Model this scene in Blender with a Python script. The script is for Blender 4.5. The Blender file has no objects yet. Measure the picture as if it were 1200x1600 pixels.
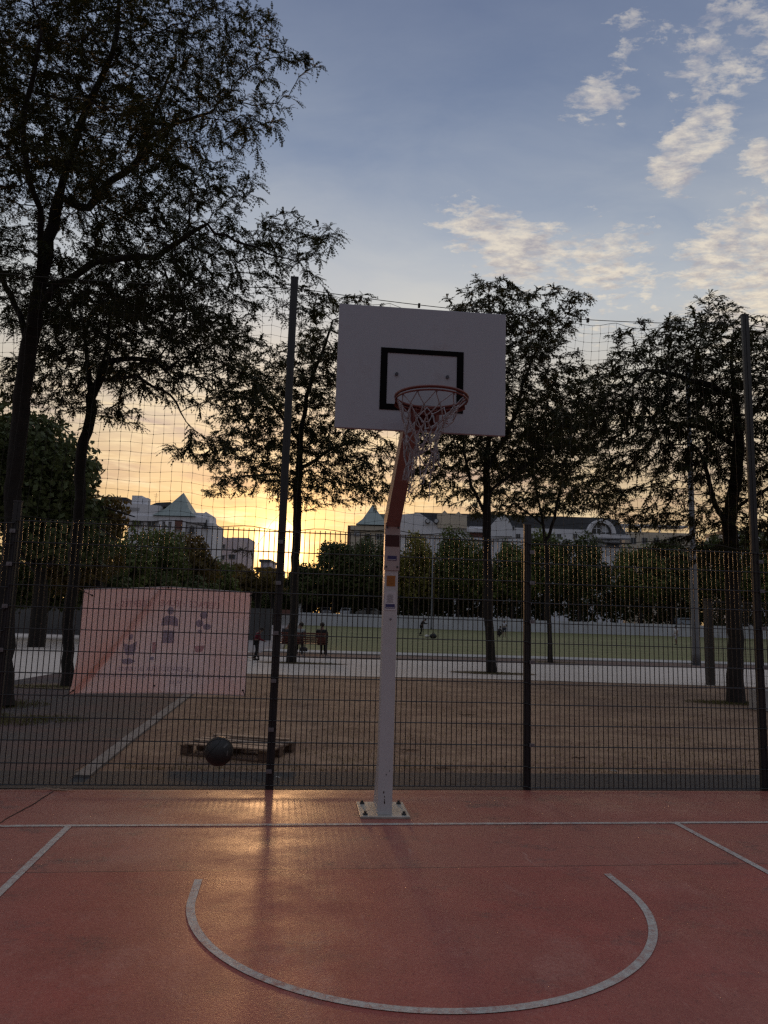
import bpy, bmesh, math, random
import numpy as np
from mathutils import Vector, Matrix

# ------------------------------------------------------------------ camera
SC = bpy.context.scene
COL = SC.collection
F, PITCH, ROLL, EYE = 1147.86, .143344, .030094, 1.6221     # focal length in pixels of the 1200x1600 photo
cd = bpy.data.cameras.new('camera'); cam = bpy.data.objects.new('camera', cd); COL.objects.link(cam)
SC.camera = cam
cd.sensor_fit = 'VERTICAL'; cd.sensor_height = 24.0; cd.lens = 24.0*F/1600.0
cd.clip_start = .05; cd.clip_end = 3000
fwd = Vector((0, math.cos(PITCH), math.sin(PITCH))); r0 = Vector((1, 0, 0)); u0 = r0.cross(fwd)
CR = r0*math.cos(ROLL)+u0*math.sin(ROLL); CU = -r0*math.sin(ROLL)+u0*math.cos(ROLL)
cam.matrix_world = Matrix(((CR.x, CU.x, -fwd.x, 0), (CR.y, CU.y, -fwd.y, 0), (CR.z, CU.z, -fwd.z, EYE), (0, 0, 0, 1)))
def ray(px, py): return CR*((px-600)/F)+CU*((800-py)/F)+fwd
def at(px, py, Y):                       # a photo point at the real distance Y (metres)
    d = ray(px, py); return Vector((0, 0, EYE))+d*(Y/d.y)
def gr(px, py, z=0.):                    # a photo point on the ground
    d = ray(px, py); return Vector((0, 0, EYE))+d*((z-EYE)/d.z)

# ------------------------------------------------------------------ world, sun, exposure
SUN_EL, SUN_AZ = math.radians(5.25), math.radians(-8.0)      # azimuth from +Y, negative to the left
SD = Vector((math.sin(SUN_AZ)*math.cos(SUN_EL), math.cos(SUN_AZ)*math.cos(SUN_EL), math.sin(SUN_EL)))
W = bpy.data.worlds.new('World'); SC.world = W; W.use_nodes = True
nt = W.node_tree; nt.nodes.clear()
def N(t, **k):
    n = nt.nodes.new(t)
    for a, b in k.items(): setattr(n, a, b)
    return n
L = lambda a, b: nt.links.new(a, b)
def M(op, a, b=None, c=None, clamp=False):
    n = N('ShaderNodeMath', operation=op); n.use_clamp = clamp
    for i, v in enumerate((a, b, c)):
        if v is None: continue
        if isinstance(v, (int, float)): n.inputs[i].default_value = v
        else: L(v, n.inputs[i])
    return n.outputs[0]
def VM(op, a, b=None):
    n = N('ShaderNodeVectorMath', operation=op)
    for i, v in enumerate((a, b)):
        if v is None: continue
        if isinstance(v, (tuple, list, Vector)): n.inputs[i].default_value = tuple(v)
        else: L(v, n.inputs[i])
    return n.outputs['Value'] if op in ('DOT_PRODUCT', 'LENGTH') else n.outputs[0]
def RAMP(f, st, interp='LINEAR'):
    n = N('ShaderNodeValToRGB'); cr = n.color_ramp; cr.interpolation = interp
    while len(cr.elements) < len(st): cr.elements.new(.5)
    for e, (p, c) in zip(cr.elements, st):
        e.position = p; e.color = (c, c, c, 1) if isinstance(c, (int, float)) else (*c, 1)
    L(f, n.inputs[0]); return n.outputs[0]
def MIX(f, a, b, mode='MIX'):
    n = N('ShaderNodeMix', data_type='RGBA', blend_type=mode)
    for s, v in ((n.inputs[0], f), (n.inputs[6], a), (n.inputs[7], b)):
        if isinstance(v, (int, float)): s.default_value = v
        elif isinstance(v, tuple): s.default_value = (*v, 1)
        else: L(v, s)
    return n.outputs[2]
def NOISE(v, sc, det=6, rough=.55, dist=0.):
    n = N('ShaderNodeTexNoise'); n.inputs['Scale'].default_value = sc; n.inputs['Detail'].default_value = det
    n.inputs['Roughness'].default_value = rough; n.inputs['Distortion'].default_value = dist
    L(v, n.inputs['Vector']); return n.outputs[0]
def MAPV(v, sc=(1, 1, 1), loc=(0, 0, 0), rot=(0, 0, 0)):
    n = N('ShaderNodeMapping'); n.inputs['Scale'].default_value = sc; n.inputs['Location'].default_value = loc
    n.inputs['Rotation'].default_value = rot; L(v, n.inputs['Vector']); return n.outputs[0]
tc = N('ShaderNodeTexCoord'); D = VM('NORMALIZE', tc.outputs['Generated'])
sep = N('ShaderNodeSeparateXYZ'); L(D, sep.inputs[0]); dz = sep.outputs[2]
sky = N('ShaderNodeTexSky'); sky.sky_type = 'NISHITA'; sky.sun_disc = False
sky.sun_elevation = SUN_EL; sky.sun_rotation = SUN_AZ; sky.dust_density = 2.0; sky.air_density = 1.2
nish = MIX(1.0, sky.outputs[0], (.045, .045, .045), 'MULTIPLY')
dot = VM('DOT_PRODUCT', D, SD); dotc = M('MAXIMUM', dot, 0.0)
hor = N('ShaderNodeSeparateXYZ'); L(D, hor.inputs[0])
front = M('MULTIPLY_ADD', dot, .5, .5, clamp=True)          # 1 towards the sun, 0 away from it
# elevation (sine) ramps: towards the sunset and away from it
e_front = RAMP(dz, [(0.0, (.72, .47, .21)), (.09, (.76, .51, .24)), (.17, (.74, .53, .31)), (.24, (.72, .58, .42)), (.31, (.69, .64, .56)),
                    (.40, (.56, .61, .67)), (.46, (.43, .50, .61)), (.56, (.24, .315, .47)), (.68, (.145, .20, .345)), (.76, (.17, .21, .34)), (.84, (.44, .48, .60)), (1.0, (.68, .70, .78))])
e_back = RAMP(dz, [(0.0, (.05, .05, .065)), (.1, (.07, .065, .08)), (.25, (.085, .085, .115)), (.5, (.12, .14, .21)), (.7, (.25, .28, .38)), (1.0, (.68, .70, .78))])  # unseen zenith in both ramps is brightened to add light on the ground
fr = M('SMOOTHSTEP', front, .35, .93) if False else RAMP(front, [(.30, 0.0), (.62, .35), (.86, .85), (.97, 1.0)], 'EASE')
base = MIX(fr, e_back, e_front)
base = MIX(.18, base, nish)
# thin veil brightening the middle of the sky
p = N('ShaderNodeCombineXYZ'); zz = M('ADD', M('MAXIMUM', dz, 0.0), .12)
L(M('DIVIDE', sep.outputs[0], zz), p.inputs[0]); L(M('DIVIDE', sep.outputs[1], zz), p.inputs[1])
P = p.outputs[0]
warp = N('ShaderNodeTexNoise'); warp.inputs['Scale'].default_value = 1.2; warp.inputs['Detail'].default_value = 3; L(P, warp.inputs['Vector'])
PW = VM('ADD', P, MIX(1.0, warp.outputs[1], (.55, .55, .0), 'MULTIPLY'))
veil = RAMP(NOISE(MAPV(PW, (1, 1.6, 1)), .9, 7, .6), [(.38, 0.0), (.70, 1.0)])
veilm = M('MULTIPLY', veil, RAMP(dz, [(.05, 0.0), (.20, .30), (.40, .80), (.52, .45), (.68, .12)]))
base = MIX(veilm, base, MIX(dz, (.82, .72, .52), (.42, .52, .68)))
# altocumulus: where it is
def blob(px, py, n, w):
    d = ray(px, py).normalized(); return M('MULTIPLY', M('POWER', M('MAXIMUM', VM('DOT_PRODUCT', D, d), 0.0), n), w)
reg = None
for b in [(1140, 400, 620, .25), (960, 390, 700, .22), (1195, 325, 1800, .10), (1140, 65, 650, .42), (1060, 252, 1800, .34), (1110, 195, 2400, .26), (1190, 240, 3500, .26),
          (810, 400, 800, .25), (720, 350, 800, .23), (935, 150, 1200, .20), (1195, 470, 500, .2), (980, 30, 1500, .20), (870, 560, 80, .05), (1100, 640, 60, .10)]:
    x = blob(*b); reg = x if reg is None else M('ADD', reg, x)
reg = M('MINIMUM', reg, .26)
PL = VM('ADD', P, MIX(1.0, warp.outputs[1], (.12, .12, .0), 'MULTIPLY'))
cn = NOISE(MAPV(PL, (1, 1.15, 1), (3.1, .4, 0)), 4.2, 5, .55, .1)
cf = NOISE(MAPV(PL, (1, 1.5, 1), (1.7, 2.2, 0), (0, 0, .35)), 19.0, 6, .66, .15)
dens = M('ADD', M('ADD', M('MULTIPLY', cn, .42), M('MULTIPLY', cf, .58)), reg)
cm = RAMP(dens, [(.655, 0.0), (.71, .55), (.79, 1.0)])
shade = NOISE(MAPV(PL, (1, 1.5, 1), (1.71, 2.215, .02), (0, 0, .35)), 19.0, 6, .66, .15)
ccol_lo = MIX(RAMP(shade, [(.36, 0.0), (.60, 1.0)]), (.56, .46, .40), (1.0, .84, .60))
ccol_hi = MIX(RAMP(shade, [(.36, 0.0), (.60, 1.0)]), (.34, .34, .40), (.74, .67, .58))
ccol = MIX(RAMP(dz, [(.22, 0.0), (.40, .45), (.6, 1.0)]), ccol_lo, ccol_hi)
base = MIX(M('MULTIPLY', cm, .76), base, ccol)
# low bars of cloud in the sunset
az = N('ShaderNodeCombineXYZ'); L(M('MULTIPLY', sep.outputs[0], 5.0), az.inputs[0]); L(M('MULTIPLY', dz, 30.0), az.inputs[1]); L(sep.outputs[1], az.inputs[2])
st = NOISE(az.outputs[0], 1.5, 8, .62, .6)
stm = M('MULTIPLY', RAMP(st, [(.46, 0.0), (.66, 1.0)]), RAMP(dz, [(.02, .3), (.10, .8), (.24, .75), (.34, 0.0)]))
base = MIX(M('MULTIPLY', stm, fr), base, MIX(RAMP(dz, [(.08, 0.0), (.24, 1.0)]), (.60, .33, .16), (.45, .36, .34)))
stb = M('MULTIPLY', RAMP(NOISE(MAPV(az.outputs[0], (1, 1, 1), (4.2, 7.7, 0)), 2.4, 8, .6, .5), [(.5, 0.0), (.68, 1.0)]), RAMP(dz, [(.03, .3), (.12, .8), (.26, .5), (.34, 0.0)]))
base = MIX(M('MULTIPLY', stb, fr), base, (1.0, .80, .50))
# the glow round the sun
def glow(n, col):
    g = M('POWER', dotc, n); return MIX(1.0, (0, 0, 0), MIX(g, (0, 0, 0), col), 'ADD')
def hdr(n, col, k):
    g = M('MULTIPLY', M('POWER', dotc, n), k)
    v = N('ShaderNodeVectorMath', operation='SCALE'); v.inputs[0].default_value = col; L(g, v.inputs['Scale']); return v.outputs[0]
tot = VM('ADD', base, hdr(6000, (1, .62, .28), 40.0))
tot = VM('ADD', tot, hdr(560, (1, .52, .14), 1.3))
tot = VM('ADD', tot, hdr(40, (1, .54, .15), .42))
# below the horizon: dull ground colour
tot = MIX(RAMP(dz, [(.0, 1.0), (.004, 0.0)]) if False else M('LESS_THAN', dz, -.002), tot, (.10, .09, .08))
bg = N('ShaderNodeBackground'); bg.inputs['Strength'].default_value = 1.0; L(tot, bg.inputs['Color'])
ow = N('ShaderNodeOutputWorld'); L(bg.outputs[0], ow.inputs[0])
W.cycles.sampling_method = 'MANUAL'; W.cycles.sample_map_resolution = 2048
ld = bpy.data.lights.new('sun', 'SUN'); ld.energy = .62; ld.angle = math.radians(3.4); ld.color = (1.0, .54, .24)
sun = bpy.data.objects.new('sun', ld); COL.objects.link(sun); sun.rotation_euler = (-SD).to_track_quat('-Z', 'Y').to_euler()
sun.location = (-20, 120, 30)
SC.view_settings.view_transform = 'Standard'; SC.view_settings.look = 'None'
SC.view_settings.exposure = 0.0; SC.view_settings.gamma = 1.0; SC.view_settings.use_curve_mapping = False
SC.cycles.max_bounces = 4; SC.cycles.diffuse_bounces = 2; SC.cycles.glossy_bounces = 2; SC.cycles.transmission_bounces = 3
SC.cycles.sample_clamp_indirect = 6.0; SC.cycles.sample_clamp_direct = 2.5; SC.cycles.use_denoising = False
SC.cycles.pixel_filter_type = 'BLACKMAN_HARRIS'; SC.cycles.filter_width = 1.4

# ------------------------------------------------------------------ materials
MATS = {}
def mat(name, col, rough=.7, metal=0., var=.25, vs=6., bump=0., bs=40., col2=None, spec=.4, trans=0., coords='Object', fn=None):
    if name in MATS: return MATS[name]
    global nt
    m = bpy.data.materials.new(name); m.use_nodes = True; MATS[name] = m
    nt = m.node_tree; nt.nodes.clear()
    out = N('ShaderNodeOutputMaterial'); b = N('ShaderNodeBsdfPrincipled'); t = N('ShaderNodeTexCoord')
    V = t.outputs[coords]
    b.inputs['Roughness'].default_value = rough; b.inputs['Metallic'].default_value = metal
    b.inputs['Specular IOR Level'].default_value = spec
    c2 = col2 or tuple(c*(1-var) for c in col)
    f = RAMP(NOISE(V, vs, 6, .65), [(.32, 0.0), (.68, 1.0)])
    c = MIX(f, c2, tuple(col))
    if fn: c = fn(V, c, b) or c
    L(c, b.inputs['Base Color'])
    if bump:
        bn = N('ShaderNodeBump'); bn.inputs['Strength'].default_value = bump; bn.inputs['Distance'].default_value = .01
        L(NOISE(V, bs, 5, .7), bn.inputs['Height']); L(bn.outputs[0], b.inputs['Normal'])
    if trans:
        tr = N('ShaderNodeBsdfTranslucent'); L(MIX(1.0, c, (1.6, 1.35, .75) if trans in (.32, .35) else (.9, .9, 1.0), 'MULTIPLY'), tr.inputs[0])
        mx = N('ShaderNodeMixShader'); mx.inputs[0].default_value = trans
        L(b.outputs[0], mx.inputs[1]); L(tr.outputs[0], mx.inputs[2]); L(mx.outputs[0], out.inputs[0])
    else: L(b.outputs[0], out.inputs[0])
    return m

# ------------------------------------------------------------------ builders
def link(o): COL.objects.link(o); return o
def tag(o, label=None, cat=None, group=None, kind=None):
    if label: o['label'] = label
    if cat: o['category'] = cat
    if group: o['group'] = group
    if kind: o['kind'] = kind
    return o
def thing(name, label, cat, loc=(0, 0, 0), rz=0., group=None):
    o = link(bpy.data.objects.new(name, None)); o.location = loc; o.rotation_euler = (0, 0, rz); o.empty_display_size = .2
    return tag(o, label, cat, group)
def copy_tree(o, parent=None, first=True):
    c = o.copy(); link(c)
    if parent: c.parent = parent
    for ch in list(o.children): copy_tree(ch, c, False)
    return c
class MB:
    def __init__(s): s.v = []; s.f = []; s.m = []
    def add(s, vs, fs, mi=0):
        k = len(s.v); s.v += [tuple(v) for v in vs]; s.f += [tuple(i+k for i in f) for f in fs]; s.m += [mi]*len(fs); return s
    def box(s, lo, hi, mi=0, T=None):
        x0, y0, z0 = lo; x1, y1, z1 = hi
        vs = [Vector(p) for p in ((x0, y0, z0), (x1, y0, z0), (x1, y1, z0), (x0, y1, z0), (x0, y0, z1), (x1, y0, z1), (x1, y1, z1), (x0, y1, z1))]
        if T is not None: vs = [T @ v for v in vs]
        return s.add(vs, [(0, 3, 2, 1), (4, 5, 6, 7), (0, 1, 5, 4), (1, 2, 6, 5), (2, 3, 7, 6), (3, 0, 4, 7)], mi)
    def prism(s, poly, d0, d1, axis='y', mi=0, T=None):
        n = len(poly)
        mk = {'y': lambda a, b, d: (a, d, b), 'z': lambda a, b, d: (a, b, d), 'x': lambda a, b, d: (d, a, b)}[axis]
        vs = [Vector(mk(a, b, d0)) for a, b in poly]+[Vector(mk(a, b, d1)) for a, b in poly]
        if T is not None: vs = [T @ v for v in vs]
        return s.add(vs, [tuple(range(n)), tuple(reversed(range(n, 2*n)))]+[(i, i+n, (i+1) % n+n, (i+1) % n) for i in range(n)], mi)
    def tube(s, pts, r, n=6, mi=0, caps=True):
        pts = [Vector(p) for p in pts]; rs = r if isinstance(r, (list, tuple)) else [r]*len(pts)
        k = len(s.v); ref = None
        for i, p in enumerate(pts):
            t = (pts[min(i+1, len(pts)-1)]-pts[max(i-1, 0)])
            if t.length < 1e-9: t = Vector((0, 0, 1))
            t.normalize()
            if ref is None: ref = t.orthogonal().normalized()
            a = (ref-t*ref.dot(t))
            a = a.normalized() if a.length > 1e-6 else t.orthogonal().normalized()
            ref = a; b = t.cross(a)
            for j in range(n):
                th = 2*math.pi*j/n; s.v.append(tuple(p+(a*math.cos(th)+b*math.sin(th))*rs[i]))
        for i in range(len(pts)-1):
            for j in range(n):
                s.f.append((k+i*n+j, k+i*n+(j+1) % n, k+(i+1)*n+(j+1) % n, k+(i+1)*n+j)); s.m.append(mi)
        if caps:
            s.f.append(tuple(k+j for j in reversed(range(n)))); s.m.append(mi)
            q = k+(len(pts)-1)*n; s.f.append(tuple(q+j for j in range(n))); s.m.append(mi)
        return s
    def torus(s, c, R, r, N1=48, n=8, mi=0, T=None):
        k = len(s.v)
        for i in range(N1):
            a = 2*math.pi*i/N1
            for j in range(n):
                b = 2*math.pi*j/n
                v = Vector(((R+r*math.cos(b))*math.cos(a), (R+r*math.cos(b))*math.sin(a), r*math.sin(b)))
                if T is not None: v = T @ v
                s.v.append(tuple(v+Vector(c)))
        for i in range(N1):
            for j in range(n):
                s.f.append((k+i*n+j, k+((i+1) % N1)*n+j, k+((i+1) % N1)*n+(j+1) % n, k+i*n+(j+1) % n)); s.m.append(mi)
        return s
    def ball(s, c, r, n=16, m=10, sc=(1, 1, 1), mi=0):
        k = len(s.v); c = Vector(c)
        s.v.append(tuple(c+Vector((0, 0, r*sc[2]))))
        for i in range(1, m):
            th = math.pi*i/m
            for j in range(n):
                ph = 2*math.pi*j/n
                s.v.append(tuple(c+Vector((r*sc[0]*math.sin(th)*math.cos(ph), r*sc[1]*math.sin(th)*math.sin(ph), r*sc[2]*math.cos(th)))))
        s.v.append(tuple(c-Vector((0, 0, r*sc[2])))); e = len(s.v)-1
        for j in range(n):
            s.f.append((k, k+1+j, k+1+(j+1) % n)); s.m.append(mi)
            s.f.append((e, k+1+(m-2)*n+(j+1) % n, k+1+(m-2)*n+j)); s.m.append(mi)
        for i in range(m-2):
            for j in range(n):
                a = k+1+i*n+j; b = k+1+i*n+(j+1) % n; s.f.append((a, a+n, b+n, b)); s.m.append(mi)
        return s
    def build(s, name, mats, parent=None, smooth=False, bevel=0.):
        me = bpy.data.meshes.new(name); me.from_pydata(s.v, [], s.f); me.update()
        mats = mats if isinstance(mats, (list, tuple)) else [mats]
        for m in mats: me.materials.append(m)
        if len(mats) > 1: me.polygons.foreach_set('material_index', s.m)
        if smooth: me.polygons.foreach_set('use_smooth', [True]*len(me.polygons))
        o = link(bpy.data.objects.new(name, me))
        if parent: o.parent = parent
        if bevel:
            b = o.modifiers.new('bevel', 'BEVEL'); b.width = bevel; b.segments = 2; b.limit_method = 'ANGLE'
        return o
def npmesh(name, V, Fq, mats, parent=None, k=4, smooth=False):
    me = bpy.data.meshes.new(name); nv, nf = len(V), len(Fq)
    me.vertices.add(nv); me.vertices.foreach_set('co', np.ascontiguousarray(V, dtype=np.float32).ravel())
    me.loops.add(nf*k); me.loops.foreach_set('vertex_index', np.ascontiguousarray(Fq, dtype=np.int32).ravel())
    me.polygons.add(nf); me.polygons.foreach_set('loop_start', np.arange(0, nf*k, k, dtype=np.int32))
    me.update(calc_edges=True)
    for m in (mats if isinstance(mats, list) else [mats]): me.materials.append(m)
    if smooth: me.polygons.foreach_set('use_smooth', np.ones(nf, dtype=bool))
    o = link(bpy.data.objects.new(name, me))
    if parent: o.parent = parent
    return o
def sheet(name, poly, z, m):
    b = MB(); b.add([(x, y, z) for x, y in poly], [tuple(range(len(poly)))])
    return tag(b.build(name, m), kind='structure')

exec_parts = []
# ------------------------------------------------------------------ the ground
YAW = .125; CO = Vector((.105, 6.12, 0))                 # court frame: local x along the base line, y towards the fence
cx, sx = math.cos(YAW), math.sin(YAW)
def crt(u, v, z=0.): return Vector((CO.x+u*cx-v*sx, CO.y+u*sx+v*cx, z))
FY = .1167; FP = Vector((0, 7.327, 0)); FD = Vector((math.cos(FY), math.sin(FY), 0)); FN = Vector((-math.sin(FY), math.cos(FY), 0))
def fen(s, z, off=0.): return FP+FD*s+FN*off+Vector((0, 0, z))
def fence_at(px, py, off=0.):                              # photo point on the fence plane -> (s, z)
    d = ray(px, py); o = Vector((0, 0, EYE))-(FP+FN*off); t = -o.dot(FN)/d.dot(FN)
    p = Vector((0, 0, EYE))+d*t-FP; return p.dot(FD), p.z

def dirt_fn(V, c, b):
    n1 = RAMP(NOISE(MAPV(V, (.7, 1.3, 1)), .75, 8, .75), [(.42, 0.0), (.58, 1.0)])
    c = MIX(n1, c, (.165, .100, .072))
    n2 = RAMP(NOISE(V, 9., 6, .75), [(.52, 0.0), (.70, 1.0)])
    c = MIX(M('MULTIPLY', n2, .75), c, (.42, .30, .17))
    n3 = RAMP(NOISE(MAPV(V, (.8, 2.2, 1)), 2.4, 9, .82), [(.575, 0.0), (.66, 1.0)])
    return MIX(M('MULTIPLY', n3, .75), c, (.05, .036, .028))
dirt = mat('dry_earth', (.33, .215, .145), .95, var=.35, vs=2.2, bump=.8, bs=30, fn=dirt_fn)
asph = mat('asphalt', (.075, .066, .064), .85, var=.4, vs=7, bump=.5, bs=120, fn=lambda V, c, b: MIX(RAMP(NOISE(V, .8, 6, .65), [(.42, 0.0), (.62, .7)]), c, (.115, .06, .055)))
def grav_fn(V, c, b):
    n1 = RAMP(NOISE(MAPV(V, (.4, 1.6, 1)), 2.2, 7, .75), [(.5, 0.0), (.7, .6)])
    return MIX(n1, c, (.30, .26, .225))
gravel = mat('pale_gravel', (.66, .59, .53), .95, var=.22, vs=14, bump=.7, bs=60, fn=grav_fn)
concrete = mat('concrete', (.42, .41, .40), .9, var=.3, vs=3, bump=.3, bs=60)
def lawn_fn(V, c, b):
    s = RAMP(NOISE(MAPV(V, (.10, .9, 1)), 1.0, 6, .7), [(.40, 0.0), (.62, .9)])
    c = MIX(s, c, (.20, .18, .085))
    s = RAMP(NOISE(MAPV(V, (.02, .35, 1), (3, 2, 0)), 1.0, 4, .6), [(.5, 0.0), (.66, .6)])
    return MIX(M('MULTIPLY', s, 1.0), c, (.075, .072, .03))
lawnm = mat('lawn_turf', (.15, .165, .060), .95, var=.35, vs=1.2, bump=1., bs=14, fn=lawn_fn)
def wl(*pts): return [(x, y) for x, y in pts]
sheet('ground', [(-1500, -60), (1500, -60), (1500, 2500), (-1500, 2500)], 0, dirt)
# red court slab
def court_fn(V, c, b):
    sp = N('ShaderNodeSeparateXYZ'); L(V, sp.inputs[0])
    tone = RAMP(M('ADD', sp.outputs[1], M('MULTIPLY', NOISE(V, 3., 2), .06)), [(.0, 0.0)]) if False else M('GREATER_THAN', sp.outputs[1], -1.02)
    c = MIX(M('MULTIPLY', tone, .38), c, (.30, .135, .105))
    big = RAMP(NOISE(V, .9, 6, .6), [(.38, 0.0), (.66, 1.0)])
    c = MIX(M('MULTIPLY', big, .55), c, (.30, .11, .085))
    worn = RAMP(NOISE(MAPV(V, (1, 1.5, 1), (4, 1, 0)), 1.7, 9, .80), [(.535, 0.0), (.63, 1.0)])
    fine = RAMP(NOISE(V, 34., 5, .8), [(.42, .25), (.56, 1.0)])
    c = MIX(M('MULTIPLY', M('MULTIPLY', worn, fine), M('ADD', .50, M('MULTIPLY', tone, .40))), c, (.085, .062, .060))
    pale_ = RAMP(NOISE(MAPV(V, (1.4, .8, 1), (9, 3, 0)), 1.3, 8, .75), [(.54, 0.0), (.64, .45)])
    c = MIX(M('MULTIPLY', pale_, fine), c, (.42, .19, .155))
    gr_ = RAMP(NOISE(V, 60., 4, .8), [(.50, 0.0), (.68, 1.0)])
    c = MIX(M('MULTIPLY', gr_, .32), c, (.50, .22, .17))
    pit = RAMP(NOISE(V, 40., 5, .85), [(.30, 1.0), (.44, 0.0)])
    c = MIX(M('MULTIPLY', pit, .7), c, (.06, .03, .03))
    sc = RAMP(NOISE(MAPV(V, (7, .7, 1), (0, 0, 0), (0, 0, .6)), 2.2, 8, .8), [(.60, 0.0), (.67, .7)])
    c = MIX(M('MULTIPLY', sc, M('ADD', .35, M('MULTIPLY', tone, .65))), c, (.44, .26, .22))
    rr = M('ADD', .34, M('MULTIPLY', RAMP(NOISE(MAPV(V, (1, 1.3, 1), (2, 5, 0)), 1.1, 7, .65), [(.36, 0.0), (.66, 1.0)]), .26)); rr = M('SUBTRACT', rr, M('MULTIPLY', worn, .03)); L(rr, b.inputs['Roughness'])
    # joint between the two pours
    d = M('ABSOLUTE', M('ADD', M('ADD', sp.outputs[1], 1.02), M('MULTIPLY', NOISE(MAPV(V, (2, 0, 0)), 1., 3), .0)))
    j = M('LESS_THAN', d, .006); c = MIX(M('MULTIPLY', j, .75), c, (.05, .03, .03))
    return c
courtm = mat('red_court', (.350, .088, .070), .5, var=.25, vs=2.6, bump=.14, bs=75, fn=court_fn, spec=.27)
def in_court(name, poly, z0, m, kind='structure', cat=None, th=None):
    b = MB(); b.add([(x, y, z0) for x, y in poly], [tuple(range(len(poly)))])
    o = b.build(name, m); o.location = (CO.x, CO.y, 0); o.rotation_euler = (0, 0, YAW)
    o['kind'] = kind; return o
in_court('court', [(-12, -14), (14, -14), (14, 1.17), (-12, 1.17)], .004, courtm)
def line_fn(V, c, b):
    w = RAMP(NOISE(V, 22., 7, .8), [(.40, 1.0), (.56, 0.0)]); w2 = RAMP(NOISE(V, 2.5, 4, .7), [(.35, .35), (.6, 1.0)])
    return MIX(M('MULTIPLY', M('MULTIPLY', w, w2), .95), c, (.30, .14, .12))
linem = mat('worn_line_paint', (.50, .49, .46), .6, var=.25, vs=60, bump=.5, bs=85, fn=line_fn)
mk = MB()
def strip(pts, w, z=.008):
    k = len(mk.v); pts = [Vector((x, y, 0)) for x, y in pts]
    for i, p_ in enumerate(pts):
        t = (pts[min(i+1, len(pts)-1)]-pts[max(i-1, 0)]).normalized(); nn = Vector((-t.y, t.x, 0))*w/2
        mk.v += [(p_.x-nn.x, p_.y-nn.y, z), (p_.x+nn.x, p_.y+nn.y, z)]
    for i in range(len(pts)-1): mk.f.append((k+2*i, k+2*i+2, k+2*i+3, k+2*i+1)); mk.m.append(0)
strip([(-8, 0), (8, 0)], .05)
strip([(-2.42, -.027), (-2.42, -5.8)], .05); strip([(2.42, -.027), (2.42, -5.8)], .05)
HC = (-.02, -1.49); arc = [(-1.33, HC[1]+.30), (-1.33, HC[1]+.12)]
arc += [(HC[0]-1.31*math.cos(a), HC[1]-1.31*math.sin(a)) for a in [math.pi*i/64 for i in range(65)]]
arc += [(1.29, HC[1]+.12), (1.29, HC[1]+.30)]; strip(arc, .047)
o = mk.build('court_marking', linem); o.location = (CO.x, CO.y, 0); o.rotation_euler = (0, 0, YAW); o['kind'] = 'structure'
# crack across the left corner
ck = MB(); random.seed(4); k0 = Vector((-2.868, 6.80, .007)); k1 = Vector((-2.70, 5.2, .007)); pts = []
for i in range(30):
    t = i/29; q = Vector((-2.868+(-.0)*t+.02*math.sin(9*t)*t, 6.85-1.9*t, .0075)); q.x += random.uniform(-.006, .006)+.09*t; pts.append(q)
for i in range(29):
    a, b_ = pts[i], pts[i+1]; w = .004+.003*random.random(); ck.add([(a.x-w, a.y, a.z), (a.x+w, a.y, a.z), (b_.x+w, b_.y, b_.z), (b_.x-w, b_.y, b_.z)], [(0, 1, 2, 3)])
tag(ck.build('court_crack', mat('crack_dark', (.03, .022, .02), .95)), kind='structure')
# asphalt apron behind the fence, side path, gravel walk
ap = [fen(-14, 0, -.03), fen(14, 0, -.03), fen(14, 0, .74), fen(-14, 0, .74)]
sheet('asphalt_apron', [(q.x, q.y) for q in ap], .006, mat('dark_apron', (.042, .043, .046), .8, var=.4, vs=9, bump=.5, bs=90))
sheet('side_path', [(-8.15, 5.5), (-3.05, 7.68), (-3.15, 10), (-3.62, 14.2), (-4.45, 20.7), (-8.15, 20.7)], .004, asph)
kb = MB()
kp = [(-2.78, 7.44), (-3.06, 9.6), (-3.52, 13.6), (-4.33, 20.6)]
for i in range(3):
    (x0, y0), (x1, y1) = kp[i], kp[i+1]
    n_ = int((y1-y0)/1.0)
    for j in range(n_):
        a = j/n_; b_ = (j+1)/n_-.012/(y1-y0)
        xa, ya, xb, yb = x0+(x1-x0)*a, y0+(y1-y0)*a, x0+(x1-x0)*b_, y0+(y1-y0)*b_
        kb.add([(xa-.15, ya, .0), (xa, ya, .0), (xb, yb, 0), (xb-.15, yb, 0), (xa-.15, ya, .028), (xa, ya, .028), (xb, yb, .028), (xb-.15, yb, .028)],
               [(4, 5, 6, 7), (0, 1, 5, 4), (1, 2, 6, 5), (2, 3, 7, 6), (3, 0, 4, 7)])
tag(kb.build('path_kerb', mat('kerb_stone', (.24, .22, .205), .9, var=.35, vs=6, bump=.4)), kind='structure')
sheet('gravel_path', [(-60, 16.2), (-8.1, 16.2), (-8.1, 20.6), (-2.4, 20.5), (3, 21.2), (9.5, 21.2), (60, 22), (60, 30.5), (13, 30.3), (5.3, 29.8), (-2.3, 29.0), (-4.6, 29.2), (-9, 46), (-60, 60)], .009, gravel)
sheet('cycle_lane', [(-6, 29.3), (-2.3, 29.1), (5.3, 29.95), (13, 30.5), (60, 31), (60, 33.4), (15, 33.0), (6.2, 32.6), (-2.8, 32.0), (-6, 31.8)], .013, mat('brown_strip', (.15, .095, .08), .9, vs=4, bump=.4))
kk = MB(); kk.prism([(-5.2, 32.7), (-2.8, 32.5), (6.2, 33.1), (15, 33.5), (60, 34.5), (60, 36.6), (15, 35.6), (6.2, 35.4), (-2.9, 34.9), (-5.2, 34.8)], .0, .05, 'z')
tag(kk.build('pavement', concrete), kind='structure')
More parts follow.
